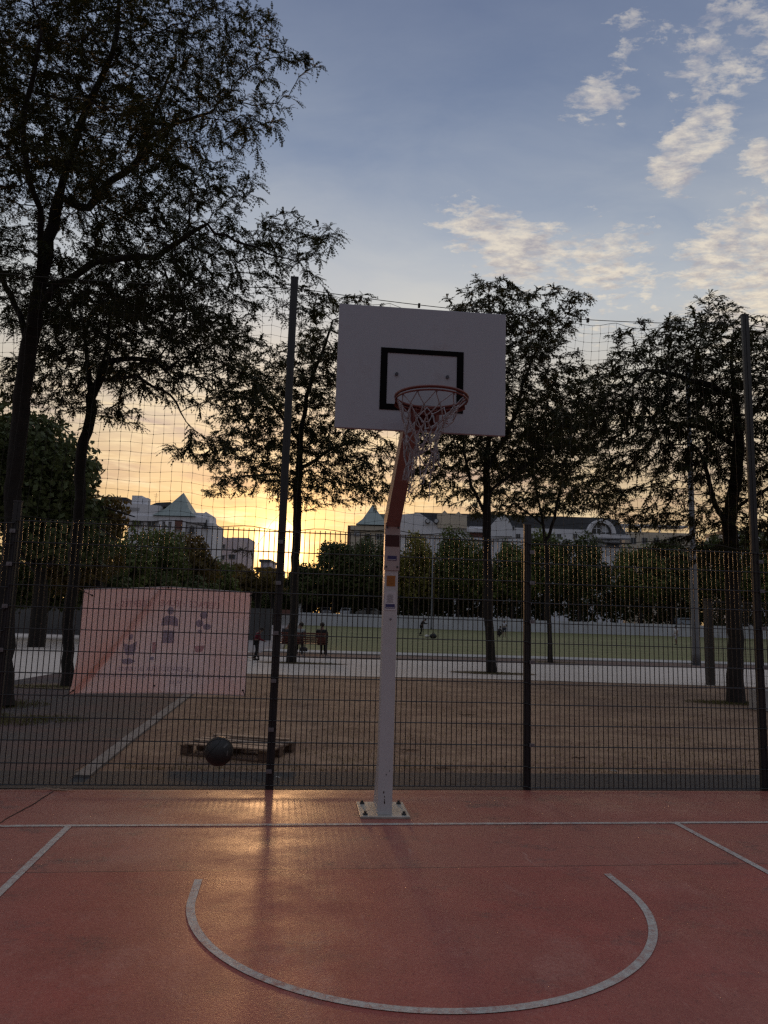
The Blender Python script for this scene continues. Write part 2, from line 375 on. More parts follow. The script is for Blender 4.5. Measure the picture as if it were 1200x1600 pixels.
sheet('lawn', [(-4.6, 35.2), (-2.9, 35.25), (6.2, 35.7), (15, 35.9), (90, 38), (110, 125.2), (-13.5, 125.2), (-9.0, 80)], .03, lawnm)
pw = MB(); pw.prism([(-5.0, 35.0), (-4.62, 35.0), (-9.0, 80), (-13.6, 124), (-14.4, 124), (-9.6, 80)], 0, .35, 'z')
tag(pw.build('edge_kerb', mat('pale_kerb', (.52, .49, .47), .85, var=.15)), kind='structure')
sheet('plaza', [(-5.05, 30.0), (-5.05, 35.0), (-9.7, 80), (-14.6, 124), (-60, 124), (-60, 46), (-9, 46)], .012, mat('plaza_paving', (.26, .23, .225), .85, var=.2, vs=2, bump=.2))
# raised street level beyond the low wall
tr = MB(); tr.box((-16, 125.45, -.5), (400, 900, 1.75)); tr.box((-400, 128, -.5), (-16.2, 900, 1.2))
tag(tr.build('street_terrace', mat('street_ground', (.10, .095, .09), .9, var=.3, vs=.4)), kind='structure')
# grass patches at the tree feet (uncountable blades)
def blades(name, pts, h, w, m, seed, lean=.5):
    rng = np.random.default_rng(seed); n = len(pts); P0 = np.array(pts, dtype=float)
    az_ = rng.uniform(0, 6.283, n); hh = h*rng.uniform(.4, 1.2, n); ww = w*rng.uniform(.6, 1.3, n)
    d = np.stack([np.cos(az_), np.sin(az_), np.zeros(n)], 1); s_ = np.stack([-np.sin(az_), np.cos(az_), np.zeros(n)], 1)
    ln = rng.uniform(0, lean, n)[:, None]*hh[:, None]
    tip = P0+d*ln*1.0; tip[:, 2] += hh
    V = np.stack([P0-s_*ww[:, None], P0+s_*ww[:, None], tip], 1).reshape(-1, 3)
    Fc = np.arange(n*3).reshape(-1, 3)
    return tag(npmesh(name, V, Fc, m, k=3), kind='stuff')
rng = np.random.default_rng(11)
pts = []
while len(pts) < 26000:
    x, y = rng.uniform(-3.2, 12), 7.9+13.2*rng.random()**1.6
    if x < -2.6-(y-7.6)*.13: continue
    if y < 7.327+.1175*x+.80: continue
    if y > 20.6+.06*x: continue
    c = math.sin(x*2.1+1.7*math.sin(y*1.3))*math.sin(y*1.9+x*.7)
    edge = max(0, 1-(y-(7.327+.1175*x+.8))/.5)
    if rng.random() > .22+.35*(c > .1)+.6*edge: continue
    pts.append((x, y, 0))
tag(blades('dry_grass', pts, .035, .0035, mat('straw_blade', (.30, .22, .10), .9, var=.4, vs=8, trans=.25), 3, 1.6), 'short dry straw coloured grass on the brown earth', 'grass')
pts = []
for cx_, cy_, rx, ry, n in [(-5.6, 10.7, .9, .45, 1500), (-4.9, 11.1, .7, .4, 700), (-6.2, 11.1, .8, .6, 1200), (-6.3, 12.6, .8, .6, 1500), (-6.9, 15.5, .9, .4, 900), (3.5, 23.5, 1.2, .5, 1600), (7.9, 16.45, 1.2, .42, 2600), (7.1, 31., 1.2, .5, 700), (-2.6, 25.6, 1.4, .4, 1100)]:
    for _ in range(n):
        a, r_ = rng.uniform(0, 6.28), rng.random()**.8; pts.append((cx_+rx*r_*math.cos(a), cy_+ry*r_*math.sin(a), 0.009))
tag(blades('green_grass', pts, .045, .006, mat('grass_blade', (.15, .14, .045), .85, var=.5, vs=6, trans=.3), 5, 1.2), 'low green grass growing round the tree feet', 'grass')
# soil circles round trees in the gravel
for i, (x, y, rx, ry) in enumerate([(-2.7, 25.6, 1.55, .5), (3.55, 23.55, 1.45, .62), (7.15, 31.1, 1.3, .5), (-6.6, 15.7, 1.0, .55)]):
    random.seed(i); pl = [(x+rx*math.cos(a)*random.uniform(.85, 1.1), y+ry*math.sin(a)*random.uniform(.85, 1.1)) for a in [2*math.pi*j/26 for j in range(26)]]
    sheet('tree_pit_soil', pl, .015, mat('pit_soil', (.20, .145, .09), .95, var=.4, vs=9, bump=.8))
# ------------------------------------------------------------------ trees
def resample(pl, step):
    out = [np.array(pl[0], float)]
    for a, b in zip(pl[:-1], pl[1:]):
        a, b = np.array(a, float), np.array(b, float); n = max(1, int(np.linalg.norm(b-a)/step))
        out += [a+(b-a)*(i+1)/n for i in range(n)]
    return out
bark = mat('bark', (.026, .022, .020), .95, var=.5, vs=9, bump=1., bs=26)
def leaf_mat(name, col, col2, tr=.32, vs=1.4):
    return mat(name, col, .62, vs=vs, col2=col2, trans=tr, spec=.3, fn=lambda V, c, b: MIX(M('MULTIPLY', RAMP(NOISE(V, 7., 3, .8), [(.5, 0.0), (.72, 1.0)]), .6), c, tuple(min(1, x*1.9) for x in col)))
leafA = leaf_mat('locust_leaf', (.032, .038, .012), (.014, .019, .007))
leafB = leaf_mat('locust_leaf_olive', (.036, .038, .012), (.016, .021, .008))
def fronds(P, Dr, rng, Lr, K, lw, ll, name, m, parent, droop=.45):
    n = len(P); Lr = Lr*rng.uniform(.65, 1.25, n)
    Dr = Dr/np.linalg.norm(Dr, axis=1)[:, None]
    up = np.tile([0, 0, 1.], (n, 1))+rng.normal(0, .45, (n, 3)); S = np.cross(Dr, up); S /= np.linalg.norm(S, axis=1)[:, None]+1e-9
    Nn = np.cross(S, Dr)
    def curve(t): 
        q = P+Dr*(Lr*t)[:, None]; q[:, 2] -= droop*Lr*t*t; return q
    V = []; 
    # rachis, a thin strip
    a, b, c = curve(np.zeros(n)), curve(np.full(n, .55)), curve(np.ones(n)); w = .0022*(1 if K > 4 else 2.2)
    V.append(np.stack([a-S*w, a+S*w, b+S*w, b-S*w], 1)); V.append(np.stack([b-S*w, b+S*w, c+S*w, c-S*w], 1))
    for k in range(K):
        t0 = (k+.7)/(K+.4); t = np.clip(t0+rng.uniform(-.02, .02, n), 0, 1); q = curve(t)
        tg = Dr-np.array([0, 0, 1.])*(2*droop*t)[:, None]; tg /= np.linalg.norm(tg, axis=1)[:, None]
        sz = (1-.45*abs(t0-.5)*1.2)*rng.uniform(.75, 1.2, n)
        for sgn in (-1, 1):
            d2 = S*sgn*.9+tg*.45-Nn*rng.uniform(-.1, .45, n)[:, None]; d2 /= np.linalg.norm(d2, axis=1)[:, None]
            l_ = (ll*sz)[:, None]; w_ = (lw*sz)[:, None]*.5
            V.append(np.stack([q, q+d2*l_*.5+tg*w_, q+d2*l_, q+d2*l_*.5-tg*w_], 1))
    V = np.concatenate(V).reshape(-1, 3)
    return npmesh(name, V, np.arange(len(V)).reshape(-1, 4), m, parent)
def colonize(starts, parents, A, rng, step, infl, kill, iters, up=.0):
    nodes = [np.array(p, float) for p in starts]; par = list(parents)
    A = np.array(A, float); NA = np.array(nodes)
    dd = np.full(len(A), 1e9); nn = np.zeros(len(A), int)
    for i in range(0, len(NA)):
        d = np.linalg.norm(A-NA[i], axis=1); mk_ = d < dd; dd[mk_] = d[mk_]; nn[mk_] = i
    alive = np.ones(len(A), bool); grown = {}
    for it in range(iters):
        alive &= dd > kill
        act = alive & (dd < infl)
        if not act.any(): break
        ids = nn[act]; vec = A[act]-np.array(nodes)[ids]; vec /= np.linalg.norm(vec, axis=1)[:, None]
        uniq, inv = np.unique(ids, return_inverse=True); sm = np.zeros((len(uniq), 3)); np.add.at(sm, inv, vec)
        new = []
        for u_, s_ in zip(uniq, sm):
            if grown.get(u_, 0) > 4: 
                continue
            l_ = np.linalg.norm(s_)
            if l_ < 1e-6: s_ = rng.normal(0, 1, 3); l_ = np.linalg.norm(s_)
            d = s_/l_+rng.normal(0, .18, 3); d[2] += up; d /= np.linalg.norm(d)
            nodes.append(nodes[u_]+d*step); par.append(int(u_)); new.append(len(nodes)-1); grown[u_] = grown.get(u_, 0)+1
        if not new: break
        for i in new:
            d = np.linalg.norm(A-nodes[i], axis=1); mk_ = d < dd; dd[mk_] = d[mk_]; nn[mk_] = i
    return np.array(nodes), np.array(par)
def tree(name, label, paths, blobs, npads, seed, r_base, step=.2, pad_r=.62, per=22, nf=7, Lf=.17, K=6, lw=.013, ll=.034, leaf=None, group=None, cat='tree', r_tip=.0032, expo=1.95, droop=.45, flat=.20, gap=.8):
    """paths: list of polylines (first = trunk) in world; blobs: (centre, radii) envelope; pads: flat tufts inside it"""
    rng = np.random.default_rng(seed)
    starts, par, rad_min = [], [], []
    for pi, pl in enumerate(paths):
        rs = resample([tuple(q) for q in pl], step*1.2)
        if pi == 0: starts.append(rs[0]); par.append(-1); last = 0
        else: last = int(np.argmin([np.linalg.norm(s_-rs[0]) for s_ in starts]))
        wv = rng.uniform(0, 6, 6)
        for qi, q in enumerate(rs[1:]): starts.append(q+np.array([.035*math.sin(qi*.9+wv[0])+.06*math.sin(qi*.37+wv[1]), .04*math.sin(qi*.8+wv[2]), .03*math.sin(qi*.7+wv[3])])*min(1, qi*.2)*(.5 if pi == 0 else 1)+rng.normal(0, .012, 3)); par.append(last); last = len(starts)-1
    nst = len(starts)
    cs = []; vol = np.array([b[1][0]*b[1][1]*b[1][2] for b in blobs]); vol = vol/vol.sum(); tries = 0; g = gap*pad_r*1.5
    while len(cs) < npads and tries < 12000:
        tries += 1; b = blobs[rng.choice(len(blobs), p=vol)]; v = rng.normal(0, 1, 3); v /= np.linalg.norm(v); v *= rng.random()**.42
        q = np.array(b[0])+v*np.array(b[1])
        if all(((q-c)**2*np.array([1, 1, 4.5])).sum() > g*g for c in cs): cs.append(q)
    A = []
    for c in cs:
        R_ = pad_r*rng.uniform(.6, 1.25); v = rng.normal(0, 1, (per, 3)); v /= np.linalg.norm(v, axis=1)[:, None]; v *= (rng.random(per)**.45)[:, None]
        v *= np.array([R_, R_, R_*flat]); rr = np.hypot(v[:, 0], v[:, 1]); v[:, 2] -= .14*rr*rr/R_
        A.append(c+v)
    A = np.concatenate(A)
    nodes, par = colonize(starts, par, A, rng, step, 40., step*1.15, 260)
    n = len(nodes); kids = [[] for _ in range(n)]
    for i in range(n):
        if par[i] >= 0: kids[par[i]].append(i)
    acc = np.zeros(n)
    for i in range(n-1, -1, -1):
        if not kids[i]: acc[i] += r_tip**expo
        if par[i] >= 0: acc[par[i]] += acc[i]
    # nodes of a path can be numbered before their parents' other kids, so sum in depth order
    depth = np.zeros(n, int); order = sorted(range(n), key=lambda i: i)
    stack = [0]; seq = []
    while stack:
        i = stack.pop(); seq.append(i); stack += kids[i]
    acc[:] = 0
    for i in reversed(seq):
        if not kids[i]: acc[i] = r_tip**expo
        if par[i] >= 0: acc[par[i]] += acc[i]
    rad = acc**(1/expo); rad *= 1.0
    k_ = r_base/rad[0]; rad = np.where(rad > .012, .012+(rad-.012)*(r_base-.012)/max(rad[0]-.012, 1e-3), rad)
    tot_ = None
    root = thing(name, label, cat, tuple(paths[0][0]), 0, group)
    inv = -Vector(paths[0][0])
    nodes = nodes+np.array(inv)
    tb = MB(); done = set()
    st_ = [(0, None)]
    while st_:
        i, pr = st_.pop(); chain = [i] if pr is None else [pr, i]
        j = i
        while kids[j]:
            ks = sorted(kids[j], key=lambda q: -rad[q]); 
            for q in ks[1:]: st_.append((q, j))
            j = ks[0]; chain.append(j)
        if len(chain) < 2: continue
        rr = [float(rad[q]) for q in chain]
        if pr is not None: rr[0] = rr[1]*1.05
        else:
            for q in range(min(4, len(rr))): rr[q] *= 1+.25*(1-q/4)**2
        big = rr[1] if len(rr) > 1 else rr[0]
        tb.tube([nodes[q] for q in chain], rr, 10 if big > .05 else (6 if big > .018 else 4), caps=False)
    tb.build('trunk', bark, root, smooth=True)
    tips = np.array([i for i in range(nst, n) if rad[i] < r_tip*2.5 or not kids[i]])
    base = np.repeat(tips, nf); m_ = len(base)
    dirp = nodes[base]-nodes[par[base]]; dirp /= np.linalg.norm(dirp, axis=1)[:, None]+1e-9
    dv = dirp*1.0+rng.normal(0, .85, (m_, 3))*np.array([1, 1, .36]); dv[:, 2] += .06
    pb = nodes[base]-dirp*(rng.random(m_)**3*step)[:, None]
    fronds(pb, dv, rng, Lf, K, lw, ll, 'crown', leaf, root, droop)
    return root
def el(px, py, Y, rx, ry, rd):                       # envelope lobe: photo centre and radii at distance Y, depth radius in metres
    c = at(px, py, Y); k = c.y/ F
    return (tuple(c), (rx*k, rd, ry*k))
def pth(*q): return [tuple(at(*v)) for v in q]
g1 = tuple(gr(5, 1105)); g2 = tuple(gr(104, 1073)); g3 = tuple(gr(455, 1036)); g4 = tuple(gr(768, 1052)); g5 = tuple(gr(860, 1036)); g6 = tuple(gr(1150, 1099))
GRP = 'locust trees along the path'
Y1 = 12.8
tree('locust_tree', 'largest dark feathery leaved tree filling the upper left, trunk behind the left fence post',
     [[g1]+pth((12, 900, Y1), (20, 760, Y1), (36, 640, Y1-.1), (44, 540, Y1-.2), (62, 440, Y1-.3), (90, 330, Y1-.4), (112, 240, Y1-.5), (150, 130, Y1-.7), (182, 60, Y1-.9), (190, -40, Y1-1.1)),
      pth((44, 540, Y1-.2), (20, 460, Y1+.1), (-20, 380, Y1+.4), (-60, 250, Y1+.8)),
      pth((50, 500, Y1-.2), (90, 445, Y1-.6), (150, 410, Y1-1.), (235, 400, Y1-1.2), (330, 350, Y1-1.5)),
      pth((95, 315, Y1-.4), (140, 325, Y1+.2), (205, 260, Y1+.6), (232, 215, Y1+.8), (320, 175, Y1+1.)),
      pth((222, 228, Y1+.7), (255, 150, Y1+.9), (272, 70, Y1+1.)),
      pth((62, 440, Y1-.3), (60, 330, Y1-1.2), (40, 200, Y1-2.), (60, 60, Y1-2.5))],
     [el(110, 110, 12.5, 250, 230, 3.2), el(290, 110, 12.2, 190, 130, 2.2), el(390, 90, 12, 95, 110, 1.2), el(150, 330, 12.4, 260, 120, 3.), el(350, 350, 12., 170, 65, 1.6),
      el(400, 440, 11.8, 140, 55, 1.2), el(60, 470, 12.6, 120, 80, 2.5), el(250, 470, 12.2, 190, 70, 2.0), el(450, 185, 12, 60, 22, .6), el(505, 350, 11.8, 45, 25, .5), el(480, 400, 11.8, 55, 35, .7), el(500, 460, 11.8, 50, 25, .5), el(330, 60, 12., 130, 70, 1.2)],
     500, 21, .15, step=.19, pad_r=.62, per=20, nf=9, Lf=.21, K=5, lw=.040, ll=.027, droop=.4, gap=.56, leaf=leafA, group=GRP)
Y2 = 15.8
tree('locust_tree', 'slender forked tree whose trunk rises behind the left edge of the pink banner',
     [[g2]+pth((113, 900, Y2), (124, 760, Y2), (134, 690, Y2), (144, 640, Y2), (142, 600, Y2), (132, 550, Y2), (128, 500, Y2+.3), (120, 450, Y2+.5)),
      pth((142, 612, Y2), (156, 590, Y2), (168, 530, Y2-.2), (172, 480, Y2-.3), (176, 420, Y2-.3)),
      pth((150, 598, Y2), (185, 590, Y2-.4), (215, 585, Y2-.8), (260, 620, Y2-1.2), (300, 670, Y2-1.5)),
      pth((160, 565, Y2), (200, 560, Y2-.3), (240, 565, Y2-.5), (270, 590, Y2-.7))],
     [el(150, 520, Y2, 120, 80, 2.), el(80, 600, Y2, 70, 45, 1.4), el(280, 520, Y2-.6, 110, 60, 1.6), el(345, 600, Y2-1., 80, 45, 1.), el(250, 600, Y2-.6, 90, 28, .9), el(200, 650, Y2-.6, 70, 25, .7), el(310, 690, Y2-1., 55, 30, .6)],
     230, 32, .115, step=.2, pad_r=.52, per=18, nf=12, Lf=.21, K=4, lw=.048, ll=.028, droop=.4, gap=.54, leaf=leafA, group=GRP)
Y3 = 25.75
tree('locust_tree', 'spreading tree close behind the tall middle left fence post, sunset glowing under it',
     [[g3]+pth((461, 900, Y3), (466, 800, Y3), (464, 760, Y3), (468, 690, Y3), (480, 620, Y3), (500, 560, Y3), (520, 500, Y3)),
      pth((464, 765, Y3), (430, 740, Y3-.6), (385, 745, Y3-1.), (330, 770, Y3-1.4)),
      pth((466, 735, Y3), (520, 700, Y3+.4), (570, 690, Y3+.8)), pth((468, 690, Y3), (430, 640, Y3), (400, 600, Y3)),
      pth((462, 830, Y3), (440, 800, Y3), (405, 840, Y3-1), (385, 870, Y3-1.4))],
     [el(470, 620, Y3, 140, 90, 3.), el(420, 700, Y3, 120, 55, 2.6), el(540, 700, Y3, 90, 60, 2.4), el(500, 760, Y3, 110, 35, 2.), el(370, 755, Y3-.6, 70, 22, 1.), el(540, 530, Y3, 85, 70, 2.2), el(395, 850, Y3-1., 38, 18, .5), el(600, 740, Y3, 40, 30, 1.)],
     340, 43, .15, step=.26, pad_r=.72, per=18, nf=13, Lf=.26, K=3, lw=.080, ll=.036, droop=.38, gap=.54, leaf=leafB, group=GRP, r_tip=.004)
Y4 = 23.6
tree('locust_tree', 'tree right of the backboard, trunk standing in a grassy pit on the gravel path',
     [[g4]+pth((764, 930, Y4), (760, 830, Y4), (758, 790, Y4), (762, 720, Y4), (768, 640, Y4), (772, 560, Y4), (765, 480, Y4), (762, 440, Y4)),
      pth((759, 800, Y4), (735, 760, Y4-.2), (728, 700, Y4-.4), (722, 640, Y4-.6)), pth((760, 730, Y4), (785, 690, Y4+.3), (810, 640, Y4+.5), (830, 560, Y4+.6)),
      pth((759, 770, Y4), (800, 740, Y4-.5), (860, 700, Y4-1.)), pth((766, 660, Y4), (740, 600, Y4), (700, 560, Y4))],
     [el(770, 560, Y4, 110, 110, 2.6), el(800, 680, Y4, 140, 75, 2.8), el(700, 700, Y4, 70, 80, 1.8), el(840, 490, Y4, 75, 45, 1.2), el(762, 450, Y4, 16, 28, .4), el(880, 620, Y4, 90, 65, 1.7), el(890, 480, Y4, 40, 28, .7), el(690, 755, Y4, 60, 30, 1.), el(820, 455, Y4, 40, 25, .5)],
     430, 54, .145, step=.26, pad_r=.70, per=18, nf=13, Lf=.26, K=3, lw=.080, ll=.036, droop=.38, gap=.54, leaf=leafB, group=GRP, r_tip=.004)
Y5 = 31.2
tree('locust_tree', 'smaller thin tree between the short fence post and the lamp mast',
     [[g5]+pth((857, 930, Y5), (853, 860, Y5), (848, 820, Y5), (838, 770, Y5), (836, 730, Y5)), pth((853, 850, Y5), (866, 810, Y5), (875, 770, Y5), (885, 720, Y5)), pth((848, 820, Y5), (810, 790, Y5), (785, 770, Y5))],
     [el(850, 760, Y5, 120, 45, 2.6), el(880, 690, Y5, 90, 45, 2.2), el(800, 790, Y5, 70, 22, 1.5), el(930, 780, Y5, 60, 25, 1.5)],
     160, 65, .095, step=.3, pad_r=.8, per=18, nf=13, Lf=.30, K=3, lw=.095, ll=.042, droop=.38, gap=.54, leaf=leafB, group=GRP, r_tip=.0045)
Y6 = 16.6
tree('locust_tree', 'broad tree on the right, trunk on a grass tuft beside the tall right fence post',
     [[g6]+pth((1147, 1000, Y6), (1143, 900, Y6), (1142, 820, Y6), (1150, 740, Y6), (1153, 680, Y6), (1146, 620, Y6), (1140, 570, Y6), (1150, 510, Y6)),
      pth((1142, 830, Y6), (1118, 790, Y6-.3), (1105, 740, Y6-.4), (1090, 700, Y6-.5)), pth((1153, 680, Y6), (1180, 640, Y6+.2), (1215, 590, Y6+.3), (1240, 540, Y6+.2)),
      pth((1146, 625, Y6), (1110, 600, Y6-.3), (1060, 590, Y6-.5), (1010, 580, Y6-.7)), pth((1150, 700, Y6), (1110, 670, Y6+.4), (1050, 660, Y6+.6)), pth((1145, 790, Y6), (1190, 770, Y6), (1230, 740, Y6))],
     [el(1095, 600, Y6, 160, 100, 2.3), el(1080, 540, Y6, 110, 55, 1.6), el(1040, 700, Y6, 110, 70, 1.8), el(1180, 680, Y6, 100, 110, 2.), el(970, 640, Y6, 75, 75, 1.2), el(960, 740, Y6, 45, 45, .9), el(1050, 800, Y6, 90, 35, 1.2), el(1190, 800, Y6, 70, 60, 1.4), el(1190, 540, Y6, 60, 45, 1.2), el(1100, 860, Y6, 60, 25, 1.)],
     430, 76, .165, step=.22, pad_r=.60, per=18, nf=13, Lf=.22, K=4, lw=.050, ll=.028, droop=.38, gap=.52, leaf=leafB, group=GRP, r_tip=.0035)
# dense trees further off: leaf clumps over a few limbs
def clump_crown(cen, rad, n, size, rng, V):
    v = rng.normal(0, 1, (n, 3)); v /= np.linalg.norm(v, axis=1)[:, None]
    nb = 34; bc = rng.normal(0, 1, (nb, 3)); bc /= np.linalg.norm(bc, axis=1)[:, None]; bc *= rng.uniform(.5, .86, nb)[:, None]; br = rng.uniform(.20, .42, nb)
    idx = rng.integers(0, nb, n); q = bc[idx]+v*(br[idx]*rng.uniform(.6, 1.08, n))[:, None]
    q = np.array(cen)+q*np.array(rad)
    a = rng.normal(0, 1, (n, 3)); a /= np.linalg.norm(a, axis=1)[:, None]; b = np.cross(a, v); b /= np.linalg.norm(b, axis=1)[:, None]+1e-9
    s_ = (size*rng.uniform(.45, 1.25, n))[:, None]
    V.append(np.stack([q-a*s_*.5, q+b*s_*.32, q+a*s_*.5, q-b*s_*.32], 1).reshape(-1, 3))
def far_tree(name, label, base, lobes, m, seed, n, size, tr_r=.25, group=None, cat='tree'):
    rng = np.random.default_rng(seed); root = thing(name, label, cat, base, 0, group); b0 = np.array(base)
    t = MB(); cs = [np.array(l[0])-b0 for l in lobes]; top = cs[0]
    t.tube([(0, 0, -.05), (0, 0, top[2]*.35), (top[0]*.6, top[1]*.6, top[2]*.7), tuple(top)], [tr_r*1.3, tr_r, tr_r*.7, tr_r*.3], 8, caps=False)
    for c in cs:
        for _ in range(4):
            e = c+rng.normal(0, .4, 3)*np.array(lobes[0][1]); t.tube([(top[0]*.3, top[1]*.3, top[2]*.45), tuple((e+top*.5)/1.5), tuple(e)], [tr_r*.5, tr_r*.3, tr_r*.1], 5, caps=False)
    t.build('trunk', bark, root, smooth=True)
    V = []; vols = np.array([np.prod(l[1])**.67 for l in lobes]); vols /= vols.sum()
    for l, c, w in zip(lobes, cs, vols):
        clump_crown(c, l[1], int(n*w*.6), size, rng, V)
        for _ in range(5):
            v = rng.normal(0, 1, 3)*np.array([1, .8, 1]); v /= np.linalg.norm(v); v[2] = abs(v[2])*1.0-.25; f_ = rng.uniform(.28, .5)
            clump_crown(c+v*np.array(l[1])*rng.uniform(.62, .92), np.array(l[1])*f_*np.array([1, 1, rng.uniform(.7, 1.3)]), int(n*w*.09), size*.8, rng, V)
    V = np.concatenate(V); npmesh('crown', V, np.arange(len(V)).reshape(-1, 4), m, root)
    return root
dk = leaf_mat('dark_foliage', (.085, .105, .034), (.045, .060, .020), .2, .35)
md = leaf_mat('mid_foliage', (.135, .160, .042), (.070, .095, .028), .25, .3)
ol = leaf_mat('olive_foliage', (.26, .23, .05), (.13, .13, .035), .3, .25)
wm = leaf_mat('warm_foliage', (.12, .085, .025), (.055, .05, .018), .35, .3)
def gp(px, Y, z=0.): q = at(px, 970, Y); return (q.x, q.y, z)
far_tree('dense_tree', 'dense dark tree behind the two left trunks, rising above the fence', gp(60, 31), [el(60, 760, 31, 110, 110, 3.), el(10, 720, 31, 110, 90, 3.), el(110, 830, 31, 75, 70, 2.5), el(-60, 760, 32, 100, 110, 3.)], dk, 1, 30000, .32, .28)
far_tree('dense_tree', 'rounded bush like tree just left of the pyramid roofed building', gp(155, 36), [el(150, 820, 36, 48, 55, 2.), el(120, 870, 36, 60, 60, 2.)], wm, 2, 9000, .30, .2)
hx = [(185, 880, 55, 62, 42, md), (245, 872, 52, 55, 46, md), (296, 880, 46, 46, 50, wm), (335, 908, 36, 36, 55, md), (70, 915, 80, 45, 40, dk), (10, 900, 70, 60, 38, dk), (150, 915, 60, 35, 39, dk), (225, 915, 60, 30, 44, dk), (290, 918, 50, 26, 47, dk)]
for i, (px, py, rx, ry, Y, m) in enumerate(hx):
    far_tree('shrub', ['tall green shrub behind the banner beside the dense left trees', 'green shrub under the green pyramid roof, above the banner', 'brownish shrub below the right end of the pyramid roofed building',
                       'shrub in front of the lilac building', 'low dark shrub in front of the dull wall on the left', 'dark shrub at the left edge behind the fence post', 'dark undergrowth shrub just left of the banner top',
                       'low dark shrub right over the middle of the banner', 'low dark shrub over the right half of the banner'][i], gp(px, Y), [el(px, py, Y, rx, ry, 1.8), el(px+rx*.4, py+ry*.3, Y, rx*.6, ry*.6, 1.4)], m, 20+i, 5200, .27, .12, 'shrubs behind the banner', 'shrub')
mid = [(365, 898, 34, 22, 95, wm, 'low sunlit shrub left of the tall middle left post'), (402, 905, 34, 22, 90, wm, 'low shrub right above the banner corner'), (425, 905, 17, 18, 118, wm, 'small orange lit tree right under the sun'),
       (474, 912, 28, 32, 128, dk, 'dark tree right of the middle left post trunk'), (520, 888, 42, 46, 128, dk, 'dark tree in the centre, left of the hoop pole'), (575, 885, 42, 52, 127, dk, 'dark tree directly left of the hoop pole'),
       (648, 885, 36, 52, 126.5, ol, 'yellow green tree directly right of the hoop pole'), (715, 880, 44, 58, 127, md, 'tall green tree under the beige dormers'), (752, 905, 30, 36, 128, md, 'olive tree half hidden by the trunk on the path'),
       (800, 890, 32, 48, 127, md, 'green tree just left of the short fence post'), (850, 880, 40, 54, 128, md, 'domed green tree behind the thin tree'), (905, 882, 42, 56, 127, dk, 'domed dark green tree left of the white stairwell bay'),
       (1000, 895, 42, 46, 127, md, 'green tree right of the white stairwell bay'), (1050, 890, 44, 52, 128, dk, 'dark tree behind the lamp mast'), (1105, 885, 46, 56, 127, dk, 'dark tree between lamp mast and right trunk'), (1165, 885, 48, 58, 127, md, 'green tree behind the tall right fence post'), (1225, 880, 46, 60, 127, dk, 'dark tree cut by the right edge of the view')]
for i, (px, py, rx, ry, Y, m, lb) in enumerate(mid):
    z = 1.75 if Y > 125 else 0.
    far_tree('park_tree', lb, gp(px, Y, z), [el(px, py, Y, rx, ry, 4.), el(px-rx*.3, py+ry*.45, Y, rx*.85, ry*.55, 3.5), el(px+rx*.35, py+ry*.5, Y, rx*.8, ry*.5, 3.5)], m, 50+i, 14000 if Y > 100 else 5500, .58 if Y > 100 else .5, .3, 'trees beyond the lawn')
# ground level hedge under those trees
rng = np.random.default_rng(9); V = []
for x in np.arange(-22, 95, 2.2): clump_crown((x, 131.5+rng.uniform(-1, 1), 4.2+rng.uniform(-.3, 1.)), (1.9, 1.6, 3.2), 900, .6, rng, V)
for x in np.arange(-24, 12, 1.6): clump_crown((x, 136+rng.uniform(-1, 1), 4.6+rng.uniform(-.3, 1.)), (1.9, 1.6, 3.6), 1300, .6, rng, V)
V = np.concatenate(V); tag(npmesh('hedge', V, np.arange(len(V)).reshape(-1, 4), dk), 'long dark hedge mass behind the low white wall', 'hedge', kind='stuff')
# ------------------------------------------------------------------ buildings
white_w = mat('white_render', (.80, .81, .85), .85, var=.12, vs=.4)
beige_w = mat('beige_render', (.66, .58, .46), .85, var=.12, vs=.4)
lilac_w = mat('lilac_render', (.60, .54, .58), .85, var=.12, vs=.4)
slate = mat('slate_roof', (.075, .08, .09), .6, var=.3, vs=1.5)
def seam_fn(V, c, b):
    sp = N('ShaderNodeSeparateXYZ'); L(V, sp.inputs[0]); s_ = M('LESS_THAN', M('FRACT', M('MULTIPLY', sp.outputs[0], 1.1)), .09)
    return MIX(M('MULTIPLY', s_, .45), c, (.10, .14, .12))
copper = mat('green_copper', (.25, .31, .30), .5, var=.2, vs=.7, fn=seam_fn)
glass = mat('window_glass', (.03, .035, .045), .12, spec=.8)
pale = mat('window_blind', (.60, .62, .66), .6)
frame_m = mat('window_frame', (.45, .45, .46), .6)
rail_m = mat('dark_rail', (.05, .05, .055), .5)
brick_m = mat('reddish_wall', (.22, .11, .09), .9)
